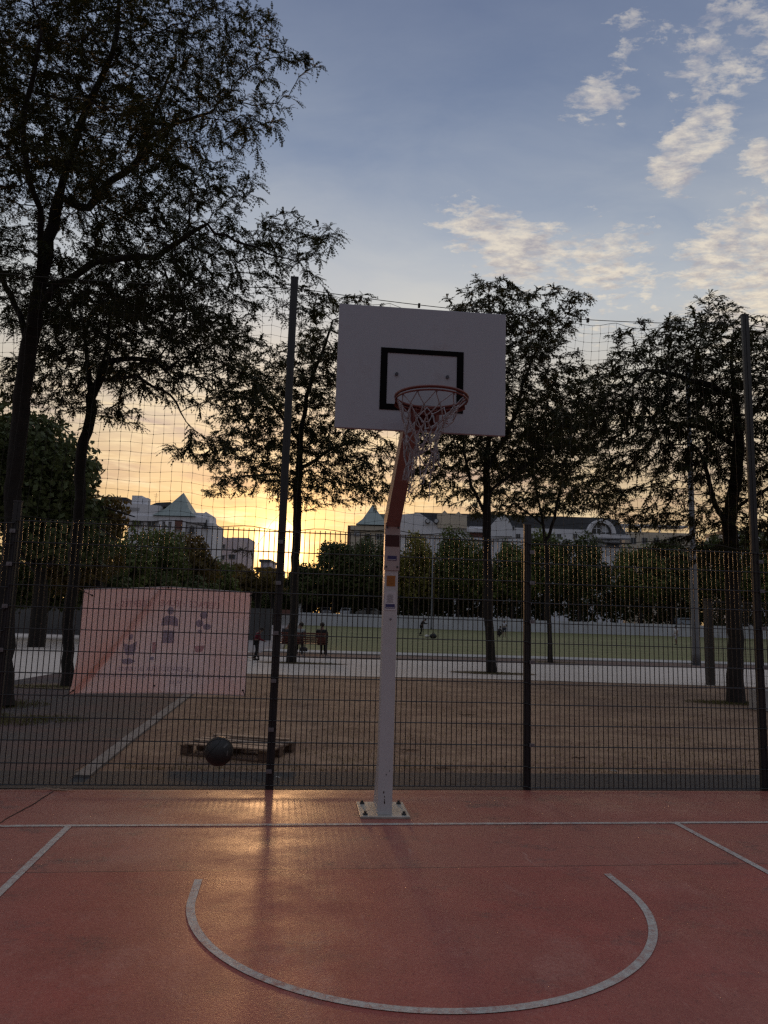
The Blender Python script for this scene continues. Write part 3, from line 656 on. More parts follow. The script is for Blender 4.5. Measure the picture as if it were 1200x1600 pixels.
class Bld:
    def __init__(s, label, px, Y, name='apartment_building'):
        q = at(px, 960, Y); s.o = Vector((q.x, Y, 0)); s.Y = Y; s.root = thing(name, label, 'building', tuple(s.o))
    def q(s, px, py): v = at(px, py, s.Y)-s.o; return v.x, v.z
    def poly(s, name, pts, m, d0=0., d1=8.):
        b = MB(); b.prism([s.q(*p_) for p_ in pts], d0, d1, 'y'); return b.build(name, m, s.root)
    def rect(s, name, x0, y0, x1, y1, m, d0=0., d1=8., ground=False):
        a, t = s.q(x0, y0); c, _ = s.q(x1, (y0+y1)/2); _, z0 = s.q((x0+x1)/2, y1)
        _, t = s.q((x0+x1)/2, y0)
        if ground: z0 = 0.
        b = MB(); b.box((a, d0, z0), (c, d1, t)); return b.build(name, m, s.root)
    def win(s, x0, y0, x1, y1, m=None, rail=False):
        a, _ = s.q(x0, (y0+y1)/2); c, _ = s.q(x1, (y0+y1)/2); _, t = s.q((x0+x1)/2, y0); _, z0 = s.q((x0+x1)/2, y1)
        b = MB(); f = .09
        b.box((a, -.12, z0), (c, -.03, z0+f)); b.box((a, -.12, t-f), (c, -.03, t)); b.box((a, -.12, z0+f), (a+f, -.03, t-f)); b.box((c-f, -.12, z0+f), (c, -.03, t-f))
        if c-a > 1.: b.box(((a+c)/2-f/2, -.12, z0+f), ((a+c)/2+f/2, -.03, t-f))
        w = b.build('window', frame_m, s.root); b = MB(); b.box((a+f, -.06, z0+f), (c-f, -.028, t-f)); b.build('pane', m or glass, w)
        if rail:
            b = MB(); h = (t-z0)*.42
            for k in range(int((c-a)/.14)+1): b.box((a+k*.14, -.5, z0), (a+k*.14+.03, -.47, z0+h))
            b.box((a-.1, -.52, z0+h), (c+.1, -.45, z0+h+.05)); b.box((a-.15, -.6, z0-.22), (c+.15, -.03, z0)); b.build('balcony', [rail_m], s.root)
# A: left block with the green pyramid
A = Bld('pale apartment block with the tall green pyramid roof on the left', 255, 150)
A.rect('wall', 190, 807, 322, 815, white_w, -.4, 10); A.rect('lower_wall', 200, 815, 330, 930, white_w, .3, 10, True)
A.poly('parapet_wall', [(198, 786), (250, 790), (246, 808), (198, 807)], white_w, 0, 8)
A.poly('gable', [(160, 786), (176, 786), (186, 780), (196, 789), (198, 812), (160, 812)], white_w, -.3, 8)
A.poly('roof', [(158, 775), (197, 777), (194, 786), (186, 780), (176, 787), (158, 787)], slate, .2, 9)
A.rect('chimney', 204, 773, 219, 786, white_w, 1, 4); A.rect('chimney', 220, 776, 227, 787, white_w, 1.5, 3.5)
A.poly('roof', [(228, 788), (240, 783), (262, 782), (262, 790)], slate, 2, 8)
A.rect('vent', 203, 793, 218, 798, frame_m, -.05, .5)
def pyramid(B, apex, bl, br, depth, m, name='pyramid_roof', skirt=None):
    ax, az_ = B.q(*apex); lx, lz = B.q(*bl); rx, rz = B.q(*br); z0 = (lz+rz)/2
    mx0, mx1 = lx+(ax-lx)*.42, rx+(ax-rx)*.42; zm = z0+(az_-z0)*.28; b = MB()
    dm = depth*.42/2
    b.add([(lx, -.8, z0), (rx, -.8, z0), (rx, depth, z0), (lx, depth, z0), (mx0, dm*.7-.4, zm), (mx1, dm*.7-.4, zm), (mx1, depth-dm*.7, zm), (mx0, depth-dm*.7, zm), (ax, depth/2, az_)],
          [(0, 1, 5, 4), (1, 2, 6, 5), (2, 3, 7, 6), (3, 0, 4, 7), (4, 5, 8), (5, 6, 8), (6, 7, 8), (7, 4, 8), (3, 2, 1, 0)])
    return b.build(name, m, B.root)
pyramid(A, (278, 764), (240, 804), (306, 809), 9, copper)
A.poly('side_wall', [(302, 800), (318, 801), (321, 799), (326, 803), (327, 832), (304, 832)], white_w, .5, 7)
for x in (250, 260, 270, 287): A.rect('column', x, 812, x+4, 832, white_w, -.6, -.42)
A.win(256, 813, 261, 830); A.rect('recess', 272, 813, 286, 828, brick_m, -.45, -.41); A.win(309, 812, 313, 819); A.win(319, 812, 324, 824, None, True)
A.win(296, 822, 304, 832, None, True); A.win(230, 812, 244, 822); A.win(206, 813, 222, 822)
an = MB(); x_, z_ = A.q(236, 786); an.tube([(x_, 3, z_-1), (x_, 3, z_+2.6)], .04, 5); an.tube([(x_-.5, 3, z_+2.2), (x_+.5, 3, z_+2.2)], .03, 4); an.tube([(x_-.4, 3, z_+1.8), (x_+.4, 3, z_+1.8)], .03, 4); an.build('antenna', rail_m, A.root)
# B: lilac block right of it
B = Bld('lilac grey block with small windows between the pyramid roof and the sun', 345, 165)
B.rect('wall', 325, 840, 371, 930, lilac_w, 0, 10, True); B.poly('roof', [(322, 833), (336, 831), (348, 841), (324, 841)], slate, 0.2, 8)
B.win(338, 850, 352, 858); B.win(340, 867, 344, 875); B.win(346, 867, 351, 875); B.win(330, 884, 342, 892); B.win(352, 886, 366, 894); B.win(357, 866, 368, 874)
B2 = Bld('lower beige block just left of the setting sun', 378, 175)
B2.rect('wall', 362, 840, 386, 930, lilac_w, 0, 9, True); B2.win(366, 852, 374, 860); B2.win(377, 866, 384, 874); B2.win(366, 880, 374, 888)
B3 = Bld('small pale building glimpsed under the sun left of the tall post', 422, 160)
B3.rect('wall', 407, 878, 421, 930, lilac_w, 0, 9, True); B3.rect('wing', 417, 890, 440, 915, white_w, -1, 6, True); B3.win(410, 886, 418, 893); B3.win(424, 897, 433, 907); B3.rect('roof_slab', 405, 874, 423, 878, slate, -.3, 9.3)
# D: block with second pyramid
Dd = Bld('block with the pointed blue green roof left of the hoop pole', 585, 150)
Dd.rect('wall', 547, 830, 605, 930, beige_w, 0, 9, True); pyramid(Dd, (582, 783), (556, 823), (612, 818), 9, copper)
Dd.rect('cornice', 548, 822, 606, 829, beige_w, -.5, 9); Dd.win(553, 826, 562, 838, pale); Dd.win(570, 834, 580, 843); Dd.win(588, 834, 598, 843); Dd.win(556, 850, 566, 860)
Dd.rect('roof', 590, 800, 616, 829, copper, 3, 9)
Dd.rect('side_wall', 543, 820, 551, 860, brick_m, 1, 9)
# E: the long white block
E = Bld('long white apartment block with slate roof and round arched gable on the right', 800, 176)
E.rect('wall', 604, 824, 972, 940, white_w, 0, 12, True)
E.poly('roof', [(648, 800), (955, 809), (962, 832), (640, 825)], slate, .5, 11)
E.poly('gable', [(604, 806), (655, 802), (692, 826), (692, 836), (604, 836)], white_w, -.5, 4)
E.win(632, 811, 648, 818); E.win(664, 812, 670, 817, pale); E.win(667, 826, 672, 833)
for x in (668, 681): 
    b = MB(); a_, t_ = E.q(x, 815); b.tube([(a_, -1.2, t_), (a_, 2, t_)], .62, 14); b.build('porthole_dormer', slate, E.root); 
    b = MB(); b.tube([(a_, -1.26, t_), (a_, -1.21, t_)], .45, 14); b.build('pane', pale, E.root)
E.poly('dormer_block', [(683, 804), (689, 804), (694, 798), (700, 804), (710, 805), (716, 800), (722, 806), (729, 806), (729, 826), (683, 825)], beige_w, -.8, 4)
for x0, x1 in ((687, 701), (710, 715)):
    a_ = E.win(x0, 810, x1, 817, pale); 
E.win(687, 818, 701, 823); 
E.rect('balcony_band', 729, 827, 757, 832, white_w, -1.2, -.02); E.rect('loggia', 734, 833, 757, 840, brick_m, -.2, -.02); E.rect('balcony_band', 734, 841, 772, 845, white_w, -1.0, -.02)
E.poly('gable', [(766, 822), (780, 806), (786, 803), (794, 812), (800, 824), (800, 838), (766, 838)], white_w, -.5, 4); E.win(794, 822, 804, 828, None); E.win(778, 818, 786, 824)
for r_, y0 in enumerate((850, 865, 882, 900)):
    for x0 in (740, 760, 786, 815, 845, 875, 905, 925): E.win(x0, y0, x0+7, y0+9, glass if (x0+y0) % 3 else pale, r_ % 2 == 1 and x0 % 2 == 1)
for x0 in (806, 826, 850, 870, 895): E.win(x0, 834, x0+7, 841)
# arch gable
ac = E.q(938, 834); R_ = 22*176/F; b = MB(); seg = 20; ro, ri = R_, R_*.74
vs = []; 
for i in range(seg+1):
    a_ = math.pi*i/seg
    for r_ in (ro, ri):
        for y_ in (-1.4, 3.): vs.append((ac[0]+r_*math.cos(a_), y_, ac[1]+r_*math.sin(a_)))
fs = []
for i in range(seg):
    k = i*4; fs += [(k, k+4, k+5, k+1), (k+2, k+3, k+7, k+6), (k, k+2, k+6, k+4), (k+1, k+5, k+7, k+3)]
b.add(vs, fs); b.build('arch_rim', white_w, E.root, smooth=False)
b = MB(); b.prism([(ac[0]+ri*1.0*math.cos(math.pi*i/16), ac[1]+ri*math.sin(math.pi*i/16)) for i in range(17)], -.6, -.4, 'y'); b.build('arch_window', glass, E.root)
b = MB()
for a_ in (.28, .5, .72): b.box((ac[0]-ri+2*ri*a_-.09, -.75, ac[1]), (ac[0]-ri+2*ri*a_+.09, -.62, ac[1]+ri*math.sin(math.acos(abs(1-2*a_)))-.05))
b.box((ac[0]-ri, -.76, ac[1]+ri*.45), (ac[0]+ri*.0, -.62, ac[1]+ri*.45+.14)); b.build('arch_mullion', white_w, E.root)
b = MB(); b.prism([(ac[0]+ri*.72*math.cos(math.pi*i/12), ac[1]+.3+ri*.72*math.sin(math.pi*i/12)) for i in range(4)]+[(ac[0]+ri*.05, ac[1]+ri*.8), (ac[0]+ri*.05, ac[1]+.3)], -.66, -.6, 'y'); b.build('pane', pale, E.root)
E.poly('roof', [(953, 811), (964, 812), (979, 836), (958, 836)], slate, -.2, 6)
E.rect('cornice', 925, 836, 982, 843, white_w, -1.6, -.03); E.rect('stair_bay', 940, 844, 967, 931, white_w, -1.2, -.03, False)
def bay(x0, y0, x1, y1, m=None, rail=False):
    k = len(bpy.data.objects); s0 = set(E.root.children); E.win(x0, y0, x1, y1, m, rail)
    for c in E.root.children:
        if c not in s0: c.location.y -= 1.2
bay(946, 840, 951, 846); bay(943, 861, 960, 868, pale); bay(952, 870, 958, 877, pale); bay(944, 884, 962, 897, glass, True); bay(946, 848, 964, 854, glass, True); bay(944, 902, 962, 906)
b = MB(); x0_, z0_ = E.q(925, 848); x1_, _ = E.q(983, 850)
for k in range(int((x1_-x0_)/.22)): b.box((x0_+k*.22, -1.95, z0_), (x0_+k*.22+.05, -1.9, z0_+1.0))
b.box((x0_, -1.98, z0_+1.0), (x1_, -1.88, z0_+1.08)); b.box((x0_, -2.0, z0_-.25), (x1_, -1.25, z0_)); b.build('balcony', rail_m, E.root)
G = Bld('lower beige block with a roof railing right of the arched gable', 1000, 185)
G.rect('wall', 976, 832, 1080, 945, beige_w, 0, 10, True); G.rect('roof_slab', 970, 820, 1075, 822.5, white_w, 0, 5)
b = MB(); x0_, z0_ = G.q(978, 832)
for k in range(60): b.box((x0_+k*.25, .1, z0_), (x0_+k*.25+.05, .15, z0_+.9))
b.box((x0_, .08, z0_+.9), (x0_+15, .17, z0_+1.0)); b.build('railing', rail_m, G.root)
for x in (975, 1000, 1030): G.rect('post', x, 822, x+2, 832, white_w, 0, .5)
for x0 in (985, 1003, 1021, 1045): G.win(x0, 840, x0+9, 850); G.win(x0, 860, x0+9, 870)
H = Bld('pale block glimpsed between leaves at the right edge', 1185, 185)
H.rect('wall', 1130, 836, 1290, 945, white_w, 0, 10, True); H.rect('cornice', 1128, 831, 1292, 836, slate, -.4, 10)
for x0 in (1140, 1160, 1184, 1205): H.win(x0, 845, x0+9, 855); H.win(x0, 868, x0+9, 880, glass, True); H.win(x0, 905, x0+9, 915, pale)
# ------------------------------------------------------------------ low walls, ramp, cars beyond the lawn
def panel_fn(V, c, b):
    sp = N('ShaderNodeSeparateXYZ'); L(V, sp.inputs[0]); s_ = M('LESS_THAN', M('FRACT', M('MULTIPLY', sp.outputs[0], .5)), .02)
    st_ = RAMP(NOISE(MAPV(V, (1, 1, .25)), .9, 6, .7), [(.5, 0.0), (.72, .5)])
    return MIX(st_, MIX(M('MULTIPLY', s_, .5), c, (.2, .2, .2)), (.28, .28, .29))
wallm = mat('pale_wall', (.62, .64, .68), .85, var=.12, vs=.5, fn=panel_fn)
w = MB(); w.box((-14, 125.2, 0), (25, 125.44, 2.15)); o = w.build('boundary_wall', wallm); tag(o, 'long low white wall behind the lawn, left stretch up to the trunk', 'wall', 'low walls round the lawn')
w = MB(); w.box((25.05, 125.2, 0), (100, 125.44, 2.0)); o = w.build('boundary_wall', wallm); tag(o, 'long low white wall behind the lawn, right stretch past the lamp mast', 'wall', 'low walls round the lawn')
R0 = at(408, 962, 118); rp = thing('ramp', 'pale sloping ramp wall with stairs at the far end of the paved way', 'ramp', (R0.x, 118, 0))
b = MB(); b.prism([(-3.2, 0), (.8, 0), (.8, 2.3), (.2, 2.3), (-3.2, .5)], 0, .3, 'y'); b.build('side_wall', mat('ramp_white', (.58, .56, .55), .8), rp)
b = MB()
for k in range(8): b.box((.85, .4+.3*k, 0), (4.6, .7+.3*k, .2+.2*k))
b.build('stairs', concrete, rp); b = MB(); b.box((.9, 3.2, 1.8), (4.6, 3.4, 2.5)); b.build('end_wall', brick_m, rp)
# short dull wall on the far left
b = MB(); q0 = at(28, 970, 47); b.box((0, 0, 0), (14, .25, 2.0)); b.box((-14, 0, 0), (-.01, .25, 1.9)); o = b.build('garden_wall', mat('dull_wall', (.12, .12, .12), .9, var=.3, vs=.7)); o.location = (q0.x+2, 47, 0); tag(o, 'dull grey garden wall under the dense trees at far left', 'wall')
def car(label, px, Y, z, heading, col, van=False):
    q = at(px, 955, Y); r = thing('parked_van' if van else 'parked_car', label, 'van' if van else 'car', (q.x, Y, z), heading, 'vehicles parked beyond the lawn')
    h = 2.1 if van else 1.45; l = 4.6 if van else 4.1
    pr = [(-l/2, .35), (l/2, .35), (l/2, .85), (l/2-.9, 1.0), (l/2-1.5, h), (-l/2+.5, h), (-l/2, 1.05)] if not van else [(-l/2, .35), (l/2, .35), (l/2, 1.05), (l/2-.7, 1.2), (l/2-1.2, h), (-l/2, h)]
    b = MB(); b.prism(pr, -.85, .85, 'y'); b.build('body', mat('car_paint_%s' % col[0], col[1], .3, var=.05, spec=.6), r, bevel=.08)
    b = MB(); b.prism([(l/2-1.05, 1.08), (l/2-1.55, h-.1), (-l/2+.7, h-.1), (-l/2+.35, 1.1)], -.87, .87, 'y'); b.build('side_window', glass, r)
    b = MB(); b.add([(l/2-.86, -.7, 1.04), (l/2-.86, .7, 1.04), (l/2-1.44, .62, h-.06), (l/2-1.44, -.62, h-.06)], [(0, 1, 2, 3)]); b.build('windscreen', glass, r)
    for sx_ in (-1, 1):
        for sy_ in (-1, 1):
            b = MB(); b.tube([(sx_*(l/2-.8), sy_*.68, .33), (sx_*(l/2-.8), sy_*.88, .33)], .33, 16); wh = b.build('wheel', rail_m, r)
            b = MB(); b.tube([(sx_*(l/2-.8), sy_*.875, .33), (sx_*(l/2-.8), sy_*.895, .33)], .2, 12); b.build('rim', frame_m, wh)
    for sy_ in (-1, 1): b = MB(); b.box((l/2-.03, sy_*.6-.15, .62), (l/2+.02, sy_*.6+.15, .78)); b.build('headlight', pale, r)
    return r
car('white van parked behind the wall, left of the seated pair heads', 467, 128.5, 1.75, math.radians(-100), ('white', (.6, .62, .66)), True)
car('grey car behind the white wall, above the right bench sitter', 508, 129, 1.75, math.radians(-80), ('grey', (.22, .22, .24)))
car('white fronted car behind the wall, left of the hoop pole', 541, 128.7, 1.75, math.radians(-95), ('white', (.6, .62, .66)))
car('dull silver car behind the wall right beside the hoop pole', 575, 129, 1.75, math.radians(170), ('silver', (.30, .30, .29)))
car('pale blue car half hidden by the lamp mast', 1072, 128.6, 1.75, math.radians(5), ('blue', (.40, .46, .54)))
car('silver car parked at the left end behind the ramp', 400, 134, .0, math.radians(20), ('silver', (.30, .30, .29)))
car('dark car parked behind the ramp top', 425, 133, 1.25, math.radians(175), ('dark', (.08, .08, .10)))
# masts
def mast(label, base, h, r, name='lamp_mast'):
    t = thing(name, label, 'lamp mast', tuple(base)); m_ = mat('galvanised_grey', (.20, .21, .23), .5, .3, var=.2, vs=3)
    b = MB(); b.tube([(0, 0, 0), (0, 0, .5), (0, 0, h*.5), (0, 0, h)], [r, r*.97, r*.75, r*.5], 14); b.build('pole', m_, t, True)
    b = MB(); b.tube([(0, 0, 0), (0, 0, .03)], r*1.7, 14); b.build('base_flange', m_, t)
    b = MB(); b.tube([(0, 0, h), (0, 0, h+.10)], [r*.75, r*.6], 12); b.build('pole_cap', m_, t)
    return t
mast('thick grey lamp mast on the right, in front of the lawn', gr(1088, 1040), 13.2, .17)
mast('thin grey mast at the far side of the lawn right of the hoop pole', at(674, 977, 118)-Vector((0, 0, at(674, 977, 118).z)), 15.0, .15)
# ------------------------------------------------------------------ right hand fence further back
fm = mat('fence_steel', (.020, .021, .025), .40, .0, var=.25, vs=10, spec=.5)
wirem = mat('fence_wire', (.014, .015, .017), .25, .0, var=.15, vs=10, spec=.6)
bf = thing('back_fence', 'second dark mesh fence at far right with a thick end post', 'fence', (9.46, 21.4, 0))
b = MB(); b.box((-.09, -.09, 0), (.09, .09, 2.42)); b.box((-.11, -.11, 2.42), (.11, .11, 2.46)); b.build('post', mat('old_wood_post', (.07, .065, .06), .9, var=.4, vs=12, bump=.5), bf)
for k in (1, 2): b = MB(); b.box((2.5*k-.04, -.04, 0), (2.5*k+.04, .04, 2.42)); b.build('post', fm, bf)
for k in (0, 1, 2):
    b = MB(); x0 = 2.5*k+.1
    for i in range(48): b.tube([(x0+i*.05, 0, .05), (x0+i*.05, 0, 2.38)], .004, 4, caps=False)
    for z_ in np.arange(.1, 2.4, .2): b.tube([(x0-.05, -.008, z_), (x0+2.4, -.008, z_)], .004, 4, caps=False)
    b.box((x0-.03, -.02, 2.36), (x0+2.42, .02, 2.40)); b.build('mesh_panel', fm, bf)
q = gr(1190, 1110); b = MB(); b.box((-.16, -.2, 0), (.45, .2, .42)); o = b.build('concrete_block', concrete, bevel=.02); o.location = q; tag(o, 'pale concrete block at the foot of the right fence post', 'block')
# ------------------------------------------------------------------ the mesh fence in front
FE = thing('mesh_fence', 'dark double wire mesh fence with tall and short posts behind the hoop', 'fence', tuple(FP), FY)
PS = [-3.50, -1.007, 1.486, 3.98, 6.47]; TALL = [0, 1, 0, 1, 0]
PS = PS+[-6.0]; TALL = TALL+[1]
for i, s_ in enumerate(PS):
    h = 5.08 if TALL[i] else 2.61; w_ = .038 if TALL[i] else .036
    b = MB(); b.box((s_-w_, -.03, 0), (s_+w_, .008, h)); b.box((s_-.006, -.036, 0), (s_+.006, -.03, h)); post = b.build('post', fm, FE, bevel=.006)
    b = MB(); b.box((s_-w_-.003, -.034, h), (s_+w_+.003, .012, h+.012)); b.build('post_cap', rail_m, post)
    off = .035 if i in (2, 3) else -.012
    for z_ in (.43, 1.23, 1.63, 2.02, 2.33) if i != 1 else (.17, .55, 1.0, 1.45, 1.93, 2.33):
        b = MB(); b.box((s_+off-.022, -.06, z_-.018), (s_+off+.028, -.040, z_+.018)); b.tube([(s_+off+.003, -.067, z_), (s_+off+.003, -.060, z_)], .008, 8); b.build('clip', mat('clip_steel', (.22, .22, .24), .4, .6), post)
segs = [(-6.0, -3.5, -.045), (-3.5, -1.007, 0), (-1.007, 1.486, 0.), (1.486, 3.98, -.022), (3.98, 6.47, -.022)]
SEC = []
for a, b_, dz_ in segs:
    b = MB(); n_ = int(round((b_-a)/.05)); r_ = .0042
    for k in range(n_):
        x = a+.025+k*.05; b.tube([(x, -.045, .02+dz_+.02), (x, -.045, 1.2), (x+random.uniform(-.001, .001), -.045, 2.455+dz_)], r_, 40, caps=False)
    for k in range(13):
        z_ = .03+dz_*.6+k*.2+(.012 if k == 0 else 0)
        for y_ in (-.0525, -.0375): b.tube([(a+.005, y_, z_), (b_-.005, y_, z_)], .0046, 6, caps=False)
    b.build('mesh_panel', wirem, FE, smooth=True)
# ball stop net on top
NT = thing('ball_stop_net', 'thin square mesh net strung between the tall posts above the fence', 'net', tuple(FP), FY)
cord = mat('net_cord', (.035, .035, .03), .8)
random.seed(7)
def top_z(x):                                # rope line, sagging between posts
    for a, b_ in ((-8.5, -6.0), (-6.0, -1.007), (-1.007, 3.98), (3.98, 9.)):
        if a <= x <= b_: t = (x-a)/(b_-a); return 4.99-.10*4*t*(1-t)*(b_-a)/5.
    return 4.99
def scal(x): return .055*abs(math.sin(math.pi*x/.62))
b = MB()
for a, b_ in ((-8.5, -6.0), (-6.0, -1.007), (-1.007, 3.98), (3.98, 9.)): b.tube([(a+(b_-a)*k/30, .02, top_z(a+(b_-a)*k/30)) for k in range(31)], .0042, 5)
b.build('top_cable', cord, NT)
b = MB(); b.tube([(-8.5+.1*k, .02, 2.475+.018*math.sin(k*.9)+.015*math.sin(k*.23)) for k in range(176)], .004, 4); b.build('bottom_rope', cord, NT)
cols = 176; rows = 25; P_ = {}
for i in range(cols):
    x = -8.5+.1*i; zt = top_z(x)-.02-scal(x); zb = 2.475+.018*math.sin(i*.9)+.015*math.sin(i*.23)
    for j in range(rows+1):
        t = j/rows; w1 = math.sin(x*1.3+3*t)*.02+math.sin(x*4.1+7*t)*.008
        P_[i, j] = (x+w1+random.uniform(-.006, .006), .02+.03*math.sin(x*2.3+5*t), zt+(zb-zt)*t-.02*math.sin(math.pi*t)*math.sin(x*.9)-.006*random.random())
b = MB()
for i in range(cols): b.tube([P_[i, j] for j in range(rows+1)], .0016, 3, caps=False)
for j in range(rows+1): b.tube([P_[i, j] for i in range(cols)], .0028 if j == 0 else .0016, 3, caps=False)
for i in range(cols):
    for j in range(1, rows): x, y, z_ = P_[i, j]; b.box((x-.0035, y-.0035, z_-.0035), (x+.0035, y+.0035, z_+.0035))
b.build('netting', cord, NT)
b = MB(); k = 0
while -8.4+.62*k < 9:
    x = -8.37+.62*k; b.box((x-.011, .005, top_z(x)-.028), (x+.011, .035, top_z(x)+.014)); k += 1
b.build('cable_ties', cord, NT)
# ------------------------------------------------------------------ banner tied to the far side of the fence
c_tl, c_tr, c_bl, c_br = fence_at(131, 921, .07), fence_at(393, 926, .07), fence_at(110, 1084, .07), fence_at(383, 1087, .07); pk = fence_at(262, 917, .07)
def ban(u, v, off=0.):
    zt = c_tl[1]+(pk[1]-c_tl[1])*(u/.5) if u < .5 else pk[1]+(c_tr[1]-pk[1])*((u-.5)/.5); xt = c_tl[0]+(c_tr[0]-c_tl[0])*u
    if u < .18: zt -= 0
    zb = c_bl[1]+(c_br[1]-c_bl[1])*u+.012*math.sin(math.pi*u); xb = c_bl[0]+(c_br[0]-c_bl[0])*u
    # left edge straight down, the corner pulled outwards
    e = (1-v); xl = xt+(xb-xt)*(v**(2.2 if u < .3 else 1.2)); z_ = zt+(zb-zt)*v
    d = (u-.0)-(.46*(1-v)); # diagonal crease from top centre to bottom left
    g = math.exp(-(d/.018)**2)*.046-math.exp(-((d-.045)/.03)**2)*.016+math.exp(-((d+.06)/.05)**2)*.014
    rip = .012*math.sin(7*u+3*v)+.006*math.sin(19*u-8*v)*v+.004*math.sin(31*v+4*u)
    cr = .012*math.exp(-(((u-.86)-(v-.8)*.9)/.03)**2)*max(0, v-.5)*2
    pt = fen(xl, z_, .075+rip-g-cr-off); return pt
def vinyl(V, c, b):
    sp = N('ShaderNodeSeparateXYZ'); L(VM('ADD', V, tuple(fen(-2.9, 0, .075)-fen(0, 0, .075))), sp.inputs[0])
    u_ = M('DIVIDE', M('SUBTRACT', M('DIVIDE', sp.outputs[0], math.cos(FY)), c_tl[0]), c_tr[0]-c_tl[0]); v_ = M('DIVIDE', M('SUBTRACT', c_tl[1], sp.outputs[2]), c_tl[1]-c_bl[1])
    d_ = M('SUBTRACT', u_, M('MULTIPLY', M('SUBTRACT', 1.0, v_), .46)); bd = RAMP(M('ADD', M('MULTIPLY', M('ADD', d_, M('MULTIPLY', NOISE(V, 3., 3), .04)), 2.), .5), [(.22, .35), (.50, .75), (.56, .9), (.60, .0)])
    c = MIX(bd, c, (.86, .60, .52))  # warmer left of the crease: sun shining through from behind, put into the colour
    n_ = RAMP(NOISE(V, 1.4, 3, .5), [(.35, 0.0), (.65, 1.0)]); return MIX(n_, c, (.90, .78, .76))
banm = mat('banner_vinyl', (.90, .88, .90), .5, var=.06, vs=2, trans=.60, fn=vinyl)
BN = thing('banner', 'crumpled pink printed banner tied to the back of the fence, its lettering seen mirrored', 'banner', tuple(fen(-2.9, 0, .075)))
off0 = -Vector(BN.location)
nu, nv = 110, 66; vs = [ban(i/nu, j/nv)+off0 for j in range(nv+1) for i in range(nu+1)]
fs = [(j*(nu+1)+i, j*(nu+1)+i+1, (j+1)*(nu+1)+i+1, (j+1)*(nu+1)+i) for j in range(nv) for i in range(nu)]
b = MB(); b.add(vs, fs); o = b.build('vinyl_sheet', banm, BN, smooth=True)
sm = o.modifiers.new('thickness', 'SOLIDIFY'); sm.thickness = .0012
for v_ in (0, 1): hem = MB(); hem.tube([ban(i/60, v_)+off0 for i in range(61)], .005, 5); hem.build('hem', mat('hem_pale', (.62, .55, .54), .6), BN)
ghost_b = mat('ghost_blue_print', (.56, .53, .62), .6, var=.1, trans=.5); ghost_r = mat('ghost_red_print', (.76, .52, .53), .6, var=.1, trans=.5)
def put_poly(pts, m, name, tris=None):
    bm = bmesh.new(); vs_ = [bm.verts.new((x, y, 0)) for x, y in pts]
    bm.faces.new(vs_) ; bmesh.ops.triangulate(bm, faces=bm.faces[:]); bmesh.ops.subdivide_edges(bm, edges=[e for e in bm.edges if e.calc_length() > .04], cuts=2, use_grid_fill=True)
    me = bpy.data.meshes.new(name)
    for v in bm.verts: u_, w_ = v.co.x, v.co.y; v.co = ban(u_, w_, .0035)+off0
    bm.to_mesh(me); bm.free(); me.materials.append(m); o = link(bpy.data.objects.new(name, me)); o.parent = BN; return o
def put_text(txt, u0, u1, v, hgt, m):
    cu = bpy.data.curves.new('lettering', 'FONT'); cu.body = txt; cu.align_x = 'CENTER'; cu.align_y = 'CENTER'; cu.size = 1.; cu.resolution_u = 2
    to = bpy.data.objects.new('lettering_src', cu); COL.objects.link(to); bpy.context.view_layer.update()
    dg = bpy.context.evaluated_depsgraph_get(); me = bpy.data.meshes.new_from_object(to.evaluated_get(dg)); bpy.data.objects.remove(to)
    xs = [v_.co.x for v_ in me.vertices]; a, c = min(xs), max(xs)
    for v_ in me.vertices:
        t = (v_.co.x-a)/(c-a); u_ = u1+(u0-u1)*t            # mirrored: first letter on the right
        v_.co = ban(u_, v-v_.co.y*hgt, .0035)+off0
    me.materials.clear(); me.materials.append(m); o = link(bpy.data.objects.new('lettering', me)); o.parent = BN; return o
put_text("L'ESPACE \u00ab JEUNE    LIBERT\u00c9S \u00bb", .19, .81, .155, .085, ghost_r)
put_text("UN ESPACE DE JEUX EN LIBERT\u00c9", .25, .68, .775, .062, ghost_b)
put_text("POUR TOUS RESPECTANT LA TRANQUILLIT\u00c9 DU VOISINAGE", .09, .90, .833, .052, ghost_b)
put_text("VILLE", .55, .62, .895, .04, ghost_b)
def disc(cx_, cy_, rx, ry, n=16): return [(cx_+rx*math.cos(2*math.pi*i/n), cy_+ry*math.sin(2*math.pi*i/n)) for i in range(n)]
for pl, m_ in [(disc(.523, .225, .020, .036), ghost_b), ([(.478, .30), (.50, .275), (.55, .275), (.570, .30), (.575, .37), (.53, .36), (.475, .37)], ghost_b), ([(.492, .41), (.555, .41), (.560, .53), (.530, .53), (.525, .47), (.515, .53), (.485, .53)], ghost_b),
               (disc(.722, .25, .024, .035), ghost_b), (disc(.700, .33, .022, .035), ghost_b), (disc(.745, .36, .024, .03), ghost_b), (disc(.705, .41, .014, .02), ghost_b),
               (disc(.30, .47, .016, .028), ghost_b), ([(.262, .53), (.30, .55), (.345, .51), (.34, .60), (.33, .64), (.28, .64), (.27, .60)], ghost_b), ([(.26, .68), (.31, .67), (.35, .70), (.31, .73), (.27, .72)], ghost_b),
               ([(.435, .52), (.455, .52), (.455, .62), (.435, .62)], ghost_r), ([(.68, .55), (.74, .54), (.73, .60), (.69, .61)], ghost_r), ([(.425, .66), (.45, .66), (.45, .69), (.425, .69)], ghost_b)]:
    put_poly(pl, m_, 'printed_shape')
black = mat('black_cord', (.02, .02, .02), .6)
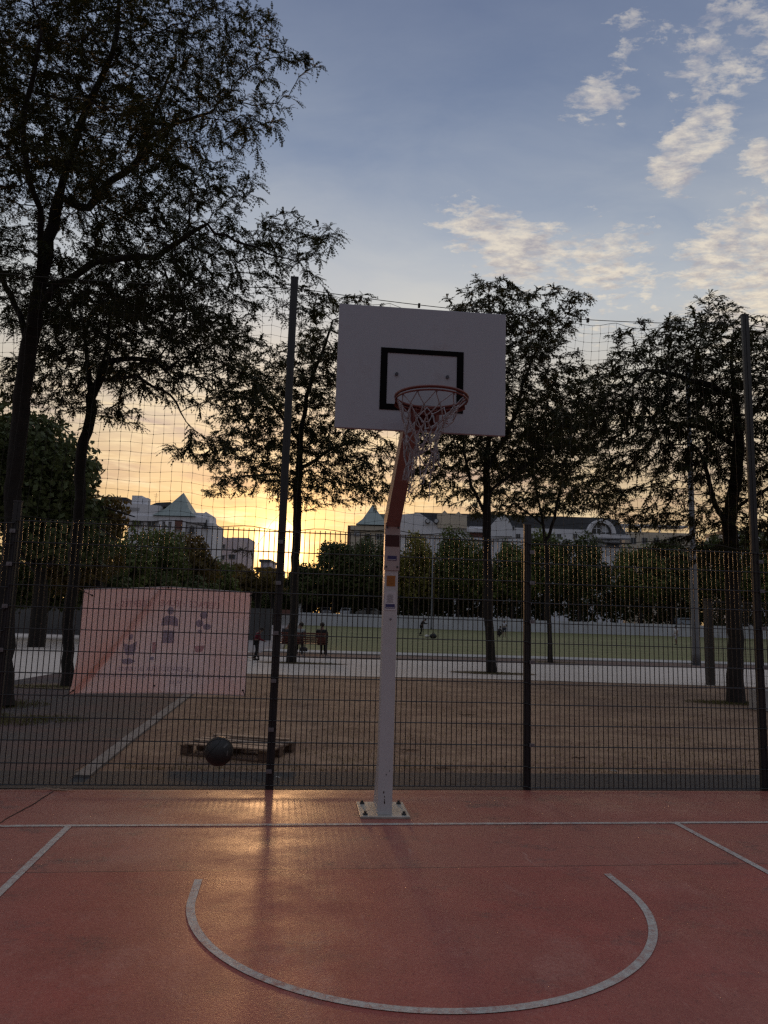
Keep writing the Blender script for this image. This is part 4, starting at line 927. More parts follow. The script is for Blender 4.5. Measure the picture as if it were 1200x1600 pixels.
for u_, v_, dx, dzz in ((.0, .02, -.012, .02), (.05, .06, -.05, .03), (.495, .005, .01, .015), (.995, .03, .03, .025), (.02, .965, -.05, -.05), (.985, .95, .03, -.045)):
    b = MB(); p0 = ban(u_, v_, .004)+off0; b.tube([p0, p0-FN*.05+FD*dx*.6+Vector((0, 0, dzz*.6)), p0-FN*.125+FD*dx+Vector((0, 0, dzz))], .0042, 5); b.ball(tuple(p0), .010, 8, 6); b.build('tie', black, BN)
b = MB(); p0 = ban(.47, .93, .004)+off0; b.ball(tuple(p0), .009, 8, 6); b.build('eyelet', black, BN)
# ------------------------------------------------------------------ hoop
HP = thing('basketball_hoop', 'white steel basketball hoop with grey backboard on a bolted pole', 'basketball hoop', tuple(crt(-.03, .20)), YAW)
HP.rotation_euler = (0, 0, .10); hr = Matrix.Rotation(.10, 4, 'Z'); hl = Vector(HP.location); hinv = hr.inverted()
def H_(p_): return hinv @ (Vector(p_)-hl)
def paint_fn(V, c, b):
    ch = RAMP(NOISE(V, 26., 8, .8), [(.685, 0.0), (.70, 1.0)]); sm_ = RAMP(NOISE(MAPV(V, (1, 1, .3)), 5., 6, .7), [(.5, 0.0), (.75, .3)])
    return MIX(ch, MIX(sm_, c, (.36, .34, .34)), (.05, .04, .04))
polem = mat('white_pole_paint', (.50, .50, .52), .42, var=.08, vs=5, fn=paint_fn, spec=.5)
redm = mat('dark_red_paint', (.18, .05, .04), .5, var=.25, vs=8)
orm = mat('rim_red', (.15, .032, .024), .4, var=.25, vs=20)
PX = H_((.080, 6.33, 0)); x0_, y0_ = PX.x, PX.y
b = MB(); hw = .062                                         # lower post, slightly tapered, front face y0_
def taper(b, z0, z1, w0, w1, d0, d1, yf0, yf1, xo0=0, xo1=0):
    b.add([(x0_-w0+xo0, yf0, z0), (x0_+w0+xo0, yf0, z0), (x0_+w0+xo0, yf0+d0, z0), (x0_-w0+xo0, yf0+d0, z0), (x0_-w1+xo1, yf1, z1), (x0_+w1+xo1, yf1, z1), (x0_+w1+xo1, yf1+d1, z1), (x0_-w1+xo1, yf1+d1, z1)],
          [(0, 3, 2, 1), (4, 5, 6, 7), (0, 1, 5, 4), (1, 2, 6, 5), (2, 3, 7, 6), (3, 0, 4, 7)])
taper(b, .02, 2.43, .061, .058, .15, .15, y0_, y0_)
b.build('post', polem, HP, bevel=.006)
b = MB(); b.prism([(y0_+.15, .02), (y0_+.42, .02), (y0_+.15, .55)], x0_-.055, x0_-.043, 'x'); b.build('gusset', polem, HP); b = MB(); b.prism([(y0_+.15, .02), (y0_+.42, .02), (y0_+.15, .55)], x0_+.043, x0_+.055, 'x'); b.build('gusset', polem, HP)
BBc = H_((.239, 4.983, 3.364)); bx, by, bz = BBc.x, BBc.y, BBc.z
arm0 = Vector((x0_, y0_+.075, 2.45)); arm1 = Vector((bx-.005, by+.06, 3.33)); dv = (arm1-arm0).normalized(); nn_ = Vector((0, 1, 0)); side = Vector((1, 0, 0)); side = (side-dv*side.dot(dv)).normalized(); up_ = side.cross(dv)*1
if up_.z < 0: up_ = -up_
b = MB(); A_ = arm0-dv*.06
for w_, h_ in ((.062, .085),):
    vs = [A_+side*sx_*w_+up_*uz*h_ for sx_, uz in ((-1, -1), (1, -1), (1, 1), (-1, 1))]+[arm1+side*sx_*.058+up_*uz*.062 for sx_, uz in ((-1, -1), (1, -1), (1, 1), (-1, 1))]
    b.add(vs, [(3, 2, 1, 0), (4, 5, 6, 7), (0, 1, 5, 4), (1, 2, 6, 5), (2, 3, 7, 6), (3, 0, 4, 7)])
b.build('arm', [mat('arm_paint', (.27, .165, .145), .5, var=.2, vs=6, spec=.5)], HP, bevel=.006)
b = MB(); b.box((x0_-.066, y0_-.012, 2.03), (x0_+.066, y0_-.002, 2.44)); cp = b.build('cover_plate', mat('plate_paint', (.42, .36, .36), .5, var=.12, vs=5), HP, bevel=.002)
for z_ in (2.40, 2.06):
    for sx_ in (-1, 1): b = MB(); b.tube([(x0_+sx_*.048, y0_-.020, z_), (x0_+sx_*.048, y0_-.012, z_)], .009, 8); b.build('bolt', rail_m, cp)
def sticker(z0, z1, w_, m_, name='sticker', dx=0., y_=None, parent=None):
    y_ = (y0_-.0135 if z0 > 2.03 else y0_-.0035) if y_ is None else y_
    b = MB(); b.box((x0_-w_+dx, y_, z0), (x0_+w_+dx, y_+.0012, z1)); return b.build(name, m_, parent or HP)
s_ = sticker(2.235, 2.335, .060, mat('sticker_maroon', (.06, .015, .018), .4), y_=y0_-.0145)
blue = mat('sticker_blue', (.045, .045, .16), .4); wht = mat('sticker_white', (.62, .62, .66), .5); ora = mat('sticker_orange', (.42, .17, .035), .5)
ink = mat('print_ink', (.12, .12, .16), .6)
s_ = sticker(2.115, 2.155, .040, blue, y_=y0_-.0145); sticker(2.121, 2.125, .037, wht, 'print_line', y_=y0_-.0155, parent=s_)
s_ = sticker(1.895, 1.985, .037, ora, dx=-.003)
for k in range(6): sticker(1.905+k*.013, 1.909+k*.013, .030, mat('ora_dark', (.30, .11, .03), .5), 'print_line', dx=-.003, y_=y0_-.0045, parent=s_)
s_ = sticker(1.69, 1.85, .047, wht, dx=-.004)
for k in range(9): sticker(1.755+k*.008, 1.7575+k*.008, .030-.004*(k % 3), ink, 'print_line', dx=-.006, y_=y0_-.0045, parent=s_)
sticker(1.705, 1.742, .040, blue, 'print_block', dx=-.004, y_=y0_-.0045, parent=s_); sticker(1.712, 1.716, .036, wht, 'print_line', dx=-.004, y_=y0_-.0055, parent=s_)
def gly(zc, sc_):                                          # scratched mark on the paint
    b = MB(); random.seed(3)
    for k in range(6): a_ = k*1.05+.3; b.tube([(x0_+.004, y0_-.002, zc), (x0_+.004+sc_*math.cos(a_), y0_-.002, zc+sc_*math.sin(a_)*random.uniform(.6, 1.3))], .0018, 4)
    b.build('scratch', ink, HP)
gly(1.615, .012)
b = MB()
for (dx, z_, s1) in ((-.012, .20, .008), (-.005, .165, .006), (-.004, .12, .009), (-.004, .14, .006), (.004, .34, .006), (.03, .37, .005)): b.ball((x0_+dx, y0_-.0005, z_), s1, 8, 6, (.6, .25, 1.3))
b.build('rust_chip', mat('rust', (.04, .022, .015), .9), HP)
# base plate
plm = mat('bare_steel_plate', (.50, .48, .44), .42, .35, var=.35, vs=9, bump=.2, bs=60)
b = MB(); b.box((x0_-.205, y0_-.055, .004), (x0_+.205, y0_+.43, .024)); bp = b.build('base_plate', plm, HP, bevel=.004)
for sx_, sy_ in ((-.16, .0), (.16, .0), (-.16, .36), (.16, .36)):
    b = MB(); b.tube([(x0_+sx_, y0_+sy_, .024), (x0_+sx_, y0_+sy_, .036)], .021, 6); b.tube([(x0_+sx_, y0_+sy_, .036), (x0_+sx_, y0_+sy_, .052)], .011, 8); b.build('bolt', rail_m, bp)
# backboard
Tb = Matrix.Translation(BBc) @ Matrix.Rotation(.088-.10, 4, 'Z')
boardm = mat('board_grey_white', (.36, .38, .43), .55, var=.05, vs=3, fn=lambda V, c, b: MIX(RAMP(NOISE(V, 7., 7, .78), [(.56, 0.0), (.72, .28)]), MIX(RAMP(NOISE(MAPV(V, (1, 1, .4)), 2.5, 7, .7), [(.45, 0.0), (.8, .4)]), c, (.33, .31, .33)), (.24, .17, .16)))
b = MB(); b.box((-.6, 0, -.45), (.6, .03, .45), T=Tb); bb = b.build('backboard', boardm, HP, bevel=.004)
blk = mat('black_marking', (.006, .006, .007), .95, spec=.1)
b = MB(); W2, z0, z1, t_ = .295, -.305, .145, .048
b.box((-W2, -.004, z1-t_*.75), (W2, -.001, z1), T=Tb); b.box((-W2, -.004, z0), (W2, -.001, z0+t_*.9), T=Tb); b.box((-W2, -.004, z0+t_*.9), (-W2+t_, -.001, z1-t_*.75), T=Tb); b.box((W2-t_, -.004, z0+t_*.9), (W2, -.001, z1-t_*.75), T=Tb)
b.build('target_square', blk, bb)
for x in (-.18, .18): b = MB(); b.tube([Tb @ Vector((x, -.012, -.045)), Tb @ Vector((x, .0, -.045))], .012, 8); b.build('bolt', mat('bolt_grey', (.08, .08, .10), .4, .5), bb)
b = MB()
for x in (-.38, .38): b.box((x-.02, .031, -.40), (x+.02, .055, .40), T=Tb)
b.box((-.40, .056, -.18), (.40, .09, -.12), T=Tb); b.box((-.40, .056, .12), (.40, .09, .18), T=Tb); b.build('back_brace', redm, bb)
# rim
RZ = 3.045-BBc.z; Ry = -.385
Tr = Tb @ Matrix.Translation((.012, Ry, RZ)) 
RM = MB(); RM.torus((0, 0, 0), .232, .0095, 56, 10); RM.torus((0, 0, -.022), .232, .006, 56, 8)
for v_ in range(len(RM.v)): RM.v[v_] = tuple(Tr @ Vector(RM.v[v_]))
rim = RM.build('rim', orm, HP, smooth=True)
b = MB(); b.box((-.075, -.011, -.44), (.125, -.002, -.315), T=Tb); b.build('mounting_plate', redm, rim)
b = MB()
b.prism([(-.05, .0), (.05, .0), (.075, .16), (-.075, .16)], -.012, -.006, 'z', T=Tr @ Matrix.Translation((0, .215, 0)))
b.box((-.075, .367, -.11), (.075, .375, .0), T=Tr)
for x in (-.07, .07):
    b.prism([(.215, -.03), (.374, -.115), (.374, -.0), (.215, -.01)], x-.003, x+.003, 'x', T=Tr)
b.build('bracket', redm, rim)
b = MB(); seg = 28                                            # curved deflector band under the back of the rim
for i in range(seg+1):
    a_ = math.pi*(.08+.84*i/seg); 
    for z_, r_ in ((-.012, .236), (-.05, .243)): b.v.append(tuple(Tr @ Vector((r_*math.cos(a_), r_*math.sin(a_), z_))))
for i in range(seg): b.f.append((2*i, 2*i+2, 2*i+3, 2*i+1)); b.m.append(0)
b.build('band', orm, rim)
# torn net: twelve hangers gathered down and to the left, loose ends
random.seed(12); hookN = 12; nb_ = MB(); rowsN = 7
def netpt(i, j):
    a_ = 2*math.pi*(i+(.5 if j % 2 else 0))/hookN; t = j/rowsN
    r_ = .228*(1-t)**.9+.075*t; r_ = .228-(.228-.07)*min(1, t*1.55)**.85
    rr_ = random.Random(i*31+j); cxn = -.075*min(1, t*1.5)+(.05*t if math.cos(a_) > .4 else 0); 
    drop = .52*t*(1-.22*max(0, math.cos(a_-.3)))
    jit = .028*min(1, t*2.2)
    return Tr @ Vector((cxn+r_*math.cos(a_)+rr_.uniform(-jit, jit), r_*math.sin(a_)*.85+rr_.uniform(-jit, jit)-.0*t, -.012-drop+rr_.uniform(-jit, jit)))
def cordseg(p, q, r_=.0032, sag=.02):
    m_ = (p+q)/2+Vector((random.uniform(-1, 1)*sag*.6, random.uniform(-1, 1)*sag*.6, -abs(random.gauss(0, sag)))); nb_.tube([p, (p+m_)/2+Vector((random.uniform(-.003, .003), 0, 0)), m_, (q+m_)/2, q], r_, 5)
for j in range(rowsN):
    for i in range(hookN):
        a_ = 2*math.pi*(i+.5)/hookN
        if j >= 5 and random.random() < .35: continue
        p = netpt(i % hookN, j); q1 = netpt(i % hookN, j+1); q2 = netpt((i+1) % hookN, j+1) if j % 2 else netpt((i-1) % hookN, j+1)
        for q in (q1, q2):
            cordseg(p, q, .0034, .012 if j else .003)
            if j >= 1: cordseg(p+Vector((.006, .004, 0)), q+Vector((-.005, .003, 0)), .003, .018)
        if j: nb_.ball(tuple(p), .0075, 6, 5)
for k, (i, l_) in enumerate(((7, .20), (2, .30), (9, .10), (4, .14), (6, .06), (11, .12), (8, .16))):
    p = netpt(i % hookN, rowsN-1); pts_ = [p]; 
    for s1 in range(6): pts_.append(pts_[-1]+Vector((random.uniform(-.008, .008), random.uniform(-.006, .006), -l_/6)))
    nb_.tube(pts_, .0034, 5)
    lp = [pts_[-1]+Vector((.014*math.sin(t_*.9), 0, -.018*(1-math.cos(t_*.9)))) for t_ in range(8)]
    if k % 2 == 0: nb_.tube(lp, .003, 5)
nb_.build('net', mat('net_rope', (.36, .33, .35), .85, var=.4, vs=30), HP, smooth=True)
b = MB()
for i in range(hookN): a_ = 2*math.pi*i/hookN; b.tube([Tr @ Vector((.232*math.cos(a_), .232*math.sin(a_), -.02)), Tr @ Vector((.222*math.cos(a_), .222*math.sin(a_), -.030)), Tr @ Vector((.232*math.cos(a_), .232*math.sin(a_), -.036))], .003, 5)
b.build('net_hooks', orm, rim)
# ------------------------------------------------------------------ ball in the air
bc = at(342, 1174, 6.45); BL = thing('basketball', 'black basketball in the air in front of the pallet', 'ball', tuple(bc)); BL.rotation_euler = (.5, .5, .5); R_ = .120
b = MB(); b.ball((0, 0, 0), R_, 40, 28); b.build('skin', mat('black_ball_rubber', (.012, .0125, .014), .55, var=.15, vs=20, bump=.5, bs=240, spec=.5), BL, smooth=True)
b = MB(); sm_r = .0022
b.torus((0, 0, 0), R_, sm_r, 64, 6); b.torus((0, 0, 0), R_, sm_r, 64, 6, T=Matrix.Rotation(math.pi/2, 4, 'X'))
for s1 in (-1, 1):
    pts_ = []
    for k in range(49):
        a_ = 2*math.pi*k/48; v_ = Vector((s1*(.62+.22*math.cos(2*a_)), math.cos(a_)*.75, math.sin(a_)*.75)).normalized()*R_; pts_.append(v_)
    b.tube(pts_, sm_r, 6)
b.build('seam', mat('ball_seam', (.008, .008, .008), .7), BL, smooth=True)
cam_l = Matrix.Rotation(0, 4, 'Z'); 
ti = (Matrix.Rotation(.5, 4, 'Z') @ Matrix.Rotation(.5, 4, 'Y') @ Matrix.Rotation(.5, 4, 'X')).inverted()
for (dx, dz_, ang, w_) in ((.07, .062, .8, .028), (.088, .0, 1.4, .022), (-.11, -.004, 1.5, .020)):
    dy = -math.sqrt(max(1e-4, 1-(dx/R_)**2-(dz_/R_)**2))*R_; c_ = Vector((dx, dy, dz_)).normalized(); e1 = Vector((math.cos(ang), 0, math.sin(ang))); e1 = (e1-c_*e1.dot(c_)).normalized(); e2 = c_.cross(e1); b = MB(); g_ = []
    for i in range(7):
        for j in (-1, 1): g_.append(ti @ ((c_+e1*((i/6-.5)*w_*2/R_)+e2*j*.05).normalized()*(R_+.0008)))
    b.add(g_, [(2*i, 2*i+2, 2*i+3, 2*i+1) for i in range(6)]); b.build('grey_print', mat('ball_print', (.10, .10, .10), .5), BL)
# ------------------------------------------------------------------ pallet
woodm = mat('weathered_wood', (.46, .34, .25), .85, var=.45, vs=7, bump=.6, bs=40, fn=lambda V, c, b: MIX(RAMP(NOISE(MAPV(V, (1, 14, 14)), 3., 6, .7), [(.45, 0.0), (.7, .5)]), c, (.13, .09, .07)))
woodd = mat('dark_wood', (.17, .11, .08), .9, var=.4, vs=9, bump=.6)
PA, PB = gr(281, 1180), gr(420, 1193); yawp = math.atan2(PB.y-PA.y, PB.x-PA.x)
PL = thing('wooden_pallet', 'broken wooden pallet lying on dry earth behind the ball', 'pallet', tuple((PA.x, PA.y, 0)), yawp); lp_ = 1.08; wp_ = .80; random.seed(2)
for k in range(6):
    y = k*(wp_-.09)/5+.0; b = MB(); x_a = random.uniform(-.02, .05) if k not in (1, 4) else .12; x_b = lp_+random.uniform(-.05, .03)-(.12 if k == 2 else 0)
    T_ = Matrix.Translation((0, y, .118)) @ Matrix.Rotation(random.uniform(-.035, .035), 4, 'Z') @ Matrix.Rotation(random.uniform(-.02, .015), 4, 'Y'); b.box((x_a, 0, 0), (x_b, .085, .019), T=T_); b.build('top_board', woodm, PL, bevel=.003)
for x in (0.0, lp_/2-.05, lp_-.10):
    b = MB(); b.box((x, -.005, .100), (x+.10, wp_, .117)); b.build('cross_board', woodd, PL)
    for y in (0., wp_/2-.05, wp_-.11): b = MB(); b.box((x, y, .022), (x+.10, y+.11, .0995)); b.build('block', woodd, PL, bevel=.004)
for y in (0.005, wp_/2-.04, wp_-.10): b = MB(); b.box((0, y, .003), (lp_, y+.09, .0215)); b.build('bottom_board', woodd, PL)
b = MB(); b.box((0, 0, 0), (.75, .075, .017)); o = b.build('loose_board', woodm, bevel=.003); o.location = PL.location+Matrix.Rotation(yawp, 3, 'Z') @ Vector((.30, .60, .141)); o.rotation_euler = (0, -.006, yawp+.06); tag(o, 'loose thin board lying across the back of the pallet', 'board')
# ------------------------------------------------------------------ litter
scr = mat('white_paper', (.62, .60, .57), .8)
for i, (px, py, s1, lb) in enumerate([(347, 1206, .035, 'tiny white scrap on the dry earth below the ball'), (435, 1218, .04, 'white scrap on the dark asphalt right of the post foot'), (960, 1209, .07, 'white plastic scrap on the earth near the right of the fence'), (597, 1029, .16, 'white scrap on the gravel path left of the hoop pole'), (700, 1085, .05, 'tiny pale scrap in the middle of the dry earth'), (1068, 1083, .10, 'pale scrap on the earth right of the lamp mast')]):
    q = gr(px, py); b = MB(); rr_ = random.Random(i)
    b.add([(rr_.uniform(-1, 1)*s1, rr_.uniform(-1, 1)*s1*.6, rr_.uniform(.002, .25*s1+.01)) for _ in range(5)]+[(0, 0, s1*.5)], [(0, 1, 5), (1, 2, 5), (2, 3, 5), (3, 4, 5), (4, 0, 5)])
    o = b.build('paper_scrap', scr); o.location = (q.x, q.y, .012); tag(o, lb, 'litter', 'scraps of litter on the ground')
# dead leaves and twigs scattered (uncountable)
rng = np.random.default_rng(77); n = 1500; P0 = []
while len(P0) < n:
    x, y = rng.uniform(-4, 9), rng.uniform(4.2, 20)
    if y < 7.45+.12*x and rng.random() > .10: continue
    P0.append((x, y, .012))
P0 = np.array(P0); a = rng.uniform(0, 6.28, n); s_ = rng.uniform(.006, .022, n); s_[P0[:, 1] < 7.4] *= .5
d1 = np.stack([np.cos(a), np.sin(a), rng.uniform(-.2, .5, n)], 1)*s_[:, None]; d2 = np.stack([-np.sin(a), np.cos(a), rng.uniform(-.2, .4, n)], 1)*s_[:, None]*.5
V = np.stack([P0-d1, P0+d2, P0+d1, P0-d2], 1).reshape(-1, 3); V[:, 2] = np.maximum(V[:, 2], .0095)
tag(npmesh('leaf_litter', V, np.arange(len(V)).reshape(-1, 4), mat('dead_leaf', (.055, .036, .022), .9, var=.5, vs=30)), 'small dead leaves and crumbs scattered over court and earth', 'leaf litter', kind='stuff')
for i, (px, py, l_, lb) in enumerate([(640, 1174, .25, 'dark twig on the earth right of the hoop pole'), (690, 1203, .22, 'dark twig near the asphalt strip right of the pole'), (85, 1236, .35, 'pale curled root or strip at the left foot of the fence'), (905, 1186, .2, 'short twig on the earth right of the short post'), (730, 1118, .3, 'thin twig in the middle of the earth strip')]):
    q = gr(px, py); b = MB(); rr_ = random.Random(40+i); pts_ = [(-l_/2+l_*k/8, rr_.uniform(-.02, .02), .012+rr_.uniform(0, .012)) for k in range(9)]; b.tube(pts_, [.004+.004*math.sin(math.pi*k/8) for k in range(9)], 5); b.tube([pts_[4], (pts_[4][0]+.05, .06, .02)], .003, 4)
    o = b.build('twig', woodm if i == 2 else woodd); o.location = (q.x, q.y, 0); tag(o, lb, 'twig')
# ------------------------------------------------------------------ bench and people
slat = mat('bench_wood', (.20, .065, .045), .6, var=.3, vs=8)
q = gr(500, 1024); BQ = Vector((-3.30, 31.5, 0)); BN2 = thing('park_bench', 'long slatted red brown bench facing the lawn, behind the trunk', 'bench', tuple(BQ), .07)
Lb = 2.2
for k in range(4): b = MB(); b.box((-Lb/2, .05+k*.11, .43), (Lb/2, .13+k*.11, .465)); b.build('seat_slat', slat, BN2, bevel=.004)
for k in range(5): b = MB(); T_ = Matrix.Translation((0, -.02-.03*k, .50+k*.088)); b.box((-Lb/2, 0, 0), (Lb/2, .03, .066), T=T_); b.build('back_slat', slat, BN2, bevel=.004)
for x in (-Lb/2+.03, -.02, Lb/2-.07):
    b = MB(); b.box((x, .0, 0), (x+.05, .06, .43)); b.box((x, .42, 0), (x+.05, .47, .43)); b.box((x, -.0, .40), (x+.05, .47, .43)); b.prism([(-.02, .43), (.04, .43), (-.11, .95), (-.16, .95)], x, x+.05, 'x'); b.build('leg_frame', rail_m, BN2)
skinm = mat('skin', (.22, .13, .095), .6, var=.08); hairm = mat('hair', (.018, .014, .012), .6)
def skin_mesh(name, J, E_, m, parent, sub=1):
    """J: joints name -> (pos, radius); E_: edges between them; grown with a Skin modifier into one surface"""
    ks = list(J); me = bpy.data.meshes.new(name); me.from_pydata([J[k][0] for k in ks], [(ks.index(a), ks.index(b_)) for a, b_ in E_], [])
    o = link(bpy.data.objects.new(name, me)); sk = o.modifiers.new('skin', 'SKIN'); sk.use_smooth_shade = True
    for i, k in enumerate(ks): d = me.skin_vertices[0].data[i]; d.radius = (J[k][1], J[k][1]); d.use_root = (i == 0)
    s2 = o.modifiers.new('sub', 'SUBSURF'); s2.levels = sub; s2.render_levels = sub
    bpy.context.view_layer.update(); dg = bpy.context.evaluated_depsgraph_get(); me2 = bpy.data.meshes.new_from_object(o.evaluated_get(dg)); bpy.data.objects.remove(o)
    me2.materials.clear(); me2.materials.append(m)
    o = link(bpy.data.objects.new(name, me2)); o.parent = parent; return o
def person(label, loc, rz, pose, top_c, leg_c, scale=1., shoe_c=(.05, .05, .055), hair=True, shorts=False, group=None, sleeves=True, holding=None):
    """person facing local +Y; pose is a dict of joint positions for a 1.72 m figure"""
    P = thing('person', label, 'person', tuple(loc), rz, group); P.scale = (scale,)*3
    S = dict(pel=(0, 0, .95), sp=(0, 0, 1.15), ch=(0, .0, 1.35), nk=(0, .01, 1.50), hd=(0, .02, 1.62), cr=(0, .02, 1.69),
             shl=(-.18, 0, 1.42), shr=(.18, 0, 1.42), ell=(-.24, -.02, 1.13), elr=(.24, -.02, 1.13), wrl=(-.25, .08, .88), wrr=(.25, .08, .88),
             hpl=(-.10, 0, .90), hpr=(.10, 0, .90), knl=(-.11, .02, .49), knr=(.11, .02, .49), anl=(-.11, -.01, .09), anr=(.11, -.01, .09), tol=(-.12, .15, .035), tor=(.12, .15, .035))
    S.update(pose); V_ = {k: Vector(v) for k, v in S.items()}
    J = {k: (tuple(V_[k]), r_) for k, r_ in dict(pel=.115, sp=.10, ch=.115, nk=.052, hd=.085, cr=.078, shl=.052, shr=.052, ell=.038, elr=.038, wrl=.026, wrr=.026, hpl=.085, hpr=.085, knl=.052, knr=.052, anl=.036, anr=.036, tol=.028, tor=.028).items()}
    E_ = [('pel', 'sp'), ('sp', 'ch'), ('ch', 'nk'), ('nk', 'hd'), ('hd', 'cr'), ('ch', 'shl'), ('ch', 'shr'), ('shl', 'ell'), ('shr', 'elr'), ('ell', 'wrl'), ('elr', 'wrr'), ('pel', 'hpl'), ('pel', 'hpr'), ('hpl', 'knl'), ('hpr', 'knr'), ('knl', 'anl'), ('knr', 'anr'), ('anl', 'tol'), ('anr', 'tor')]
    fw = (V_['hd']-V_['nk']).normalized(); face = Vector((0, 1, 0)); face = (face-fw*face.dot(fw)).normalized()
    J['nose'] = (tuple(V_['hd']+face*.100-fw*.01), .014); E_.append(('hd', 'nose'))
    for sd in 'lr':
        w_, e_ = V_['wr'+sd], V_['el'+sd]; d_ = (w_-e_).normalized(); s_ = Vector((1, 0, 0)); s_ = (s_-d_*s_.dot(d_)).normalized(); pm = w_+d_*.06
        J['pm'+sd] = (tuple(pm), .028); E_.append(('wr'+sd, 'pm'+sd)); cv = d_.cross(s_)
        for f_ in range(4):
            ln = (.070, .080, .076, .060)[f_]; b0 = pm+s_*(f_-1.5)*.021+d_*.035; c_ = b0+d_*ln*.5+cv*.008; t_ = c_+d_*ln*.4+cv*.022
            J['f%s%d' % (sd, f_)] = (tuple(b0), .0105); J['g%s%d' % (sd, f_)] = (tuple(c_), .009); J['h%s%d' % (sd, f_)] = (tuple(t_), .008)
            E_ += [('pm'+sd, 'f%s%d' % (sd, f_)), ('f%s%d' % (sd, f_), 'g%s%d' % (sd, f_)), ('g%s%d' % (sd, f_), 'h%s%d' % (sd, f_))]
        th = w_+d_*.03+s_*(.035 if sd == 'l' else -.035); J['th'+sd] = (tuple(th), .012); J['ti'+sd] = (tuple(th+d_*.04+s_*(.012 if sd == 'l' else -.012)), .010); E_ += [('pm'+sd, 'th'+sd), ('th'+sd, 'ti'+sd)]
    skin_mesh('body', J, E_, skinm, P)
    tm = mat('cloth_%02d%02d%02d' % tuple(int(c*99) for c in top_c), top_c, .85, var=.2, vs=12); lm = mat('cloth_%02d%02d%02d' % tuple(int(c*99) for c in leg_c), leg_c, .85, var=.2, vs=12)
    k = 1.0; T_ = {'ch': (tuple(V_['ch']), .145), 'sp': (tuple(V_['sp']), .135), 'pel': (tuple(V_['pel']), .140), 'shl': (tuple(V_['shl']), .072), 'shr': (tuple(V_['shr']), .072), 'ell': (tuple(V_['ell'] if sleeves else (V_['shl']+V_['ell'])/2), .058), 'elr': (tuple(V_['elr'] if sleeves else (V_['shr']+V_['elr'])/2), .058), 'nk': (tuple((V_['ch']+V_['nk'])/2), .075)}
    TE = [('ch', 'sp'), ('sp', 'pel'), ('ch', 'shl'), ('ch', 'shr'), ('shl', 'ell'), ('shr', 'elr'), ('ch', 'nk')]
    if sleeves:
        for sd in 'lr': T_['wr'+sd] = (tuple(V_['wr'+sd]), .042); TE.append(('el'+sd, 'wr'+sd))
    skin_mesh('top', T_, TE, tm, P)
    Lg = {'pel': (tuple(V_['pel']-Vector((0, 0, .02))), .130)}; LE = []
    for sd in 'lr':
        Lg['hp'+sd] = (tuple(V_['hp'+sd]), .100); kn = V_['kn'+sd]; an = V_['an'+sd]+Vector((0, 0, .03))
        Lg['kn'+sd] = (tuple(kn), .072); LE += [('pel', 'hp'+sd), ('hp'+sd, 'kn'+sd)]
        if not shorts: Lg['an'+sd] = (tuple(an), .055); LE.append(('kn'+sd, 'an'+sd))
    skin_mesh('shorts' if shorts else 'trousers', Lg, LE, lm, P)
    sh = mat('shoe_%02d' % int(shoe_c[0]*99), shoe_c, .6)
    for sd in 'lr':
        a_, t_ = V_['an'+sd], V_['to'+sd]; skin_mesh('shoe', {'a': (tuple(a_-(t_-a_)*.25-Vector((0, 0, .03))), .045), 'b': (tuple((a_+t_)/2-Vector((0, 0, .01))), .045), 'c': (tuple(t_+(t_-a_)*.2), .036)}, [('a', 'b'), ('b', 'c')], sh, P)
    hd = V_['hd']; b = MB(); b.ball(tuple(hd+fw*.045-face*.022), .108, 16, 12, (.92, 1.0, .98)); b.build('hair', hairm, P, True)
    sd_ = face.cross(fw)
    for s1 in (-1, 1):
        b = MB(); b.ball(tuple(hd+face*.090+sd_*s1*.032+fw*.012), .012, 8, 6); b.build('eye', mat('eye_dark', (.02, .02, .02), .3), P)
        b = MB(); b.ball(tuple(hd+sd_*s1*.088-face*.0), .022, 8, 6, (.5, .8, 1.2)); b.build('ear', skinm, P)
    b = MB(); b.ball(tuple(hd+face*.088-fw*.045), .018, 8, 6, (1.3, .4, .35)); b.build('mouth', mat('lips', (.16, .06, .05), .5), P)
    return P
sit = dict(pel=(0, 0, .55), sp=(0, -.02, .75), ch=(0, .02, .95), nk=(0, .05, 1.10), hd=(0, .08, 1.22), cr=(0, .09, 1.29), shl=(-.18, .02, 1.02), shr=(.18, .02, 1.02), ell=(-.23, .10, .76), elr=(.23, .10, .76), wrl=(-.12, .34, .66), wrr=(.12, .34, .66),
           hpl=(-.10, .03, .53), hpr=(.10, .03, .53), knl=(-.10, .46, .50), knr=(.12, .46, .50), anl=(-.10, .42, .09), anr=(.12, .40, .09), tol=(-.10, .58, .035), tor=(.13, .56, .035))
def on_bench(px, **k):
    q = at(px, 1000, 31.6); u_ = q.x-BQ.x; w_ = BQ+Vector((u_*math.cos(.07), u_*math.sin(.07)+.22, 0)); return w_
SG = 'people sitting on the bench'
person('person in a pale grey top seated left on the bench, dark hair', on_bench(467), .05, {**sit, 'hd': (.05, .12, 1.20), 'cr': (.06, .13, 1.27), 'nk': (.02, .06, 1.09)}, (.36, .40, .40), (.03, .03, .035), group=SG)
person('person leaning in at the far left end of the bench behind the trunk', on_bench(447), -.35, {**sit, 'hd': (.10, .10, 1.20), 'cr': (.12, .11, 1.27)}, (.035, .035, .04), (.03, .03, .035), group=SG)
person('person in a black top seated alone at the right side of the bench', on_bench(502), 0., {**sit, 'knl': (-.05, .44, .50), 'anl': (-.02, .38, .09), 'tol': (-.02, .54, .035)}, (.012, .012, .014), (.02, .02, .024), group=SG)
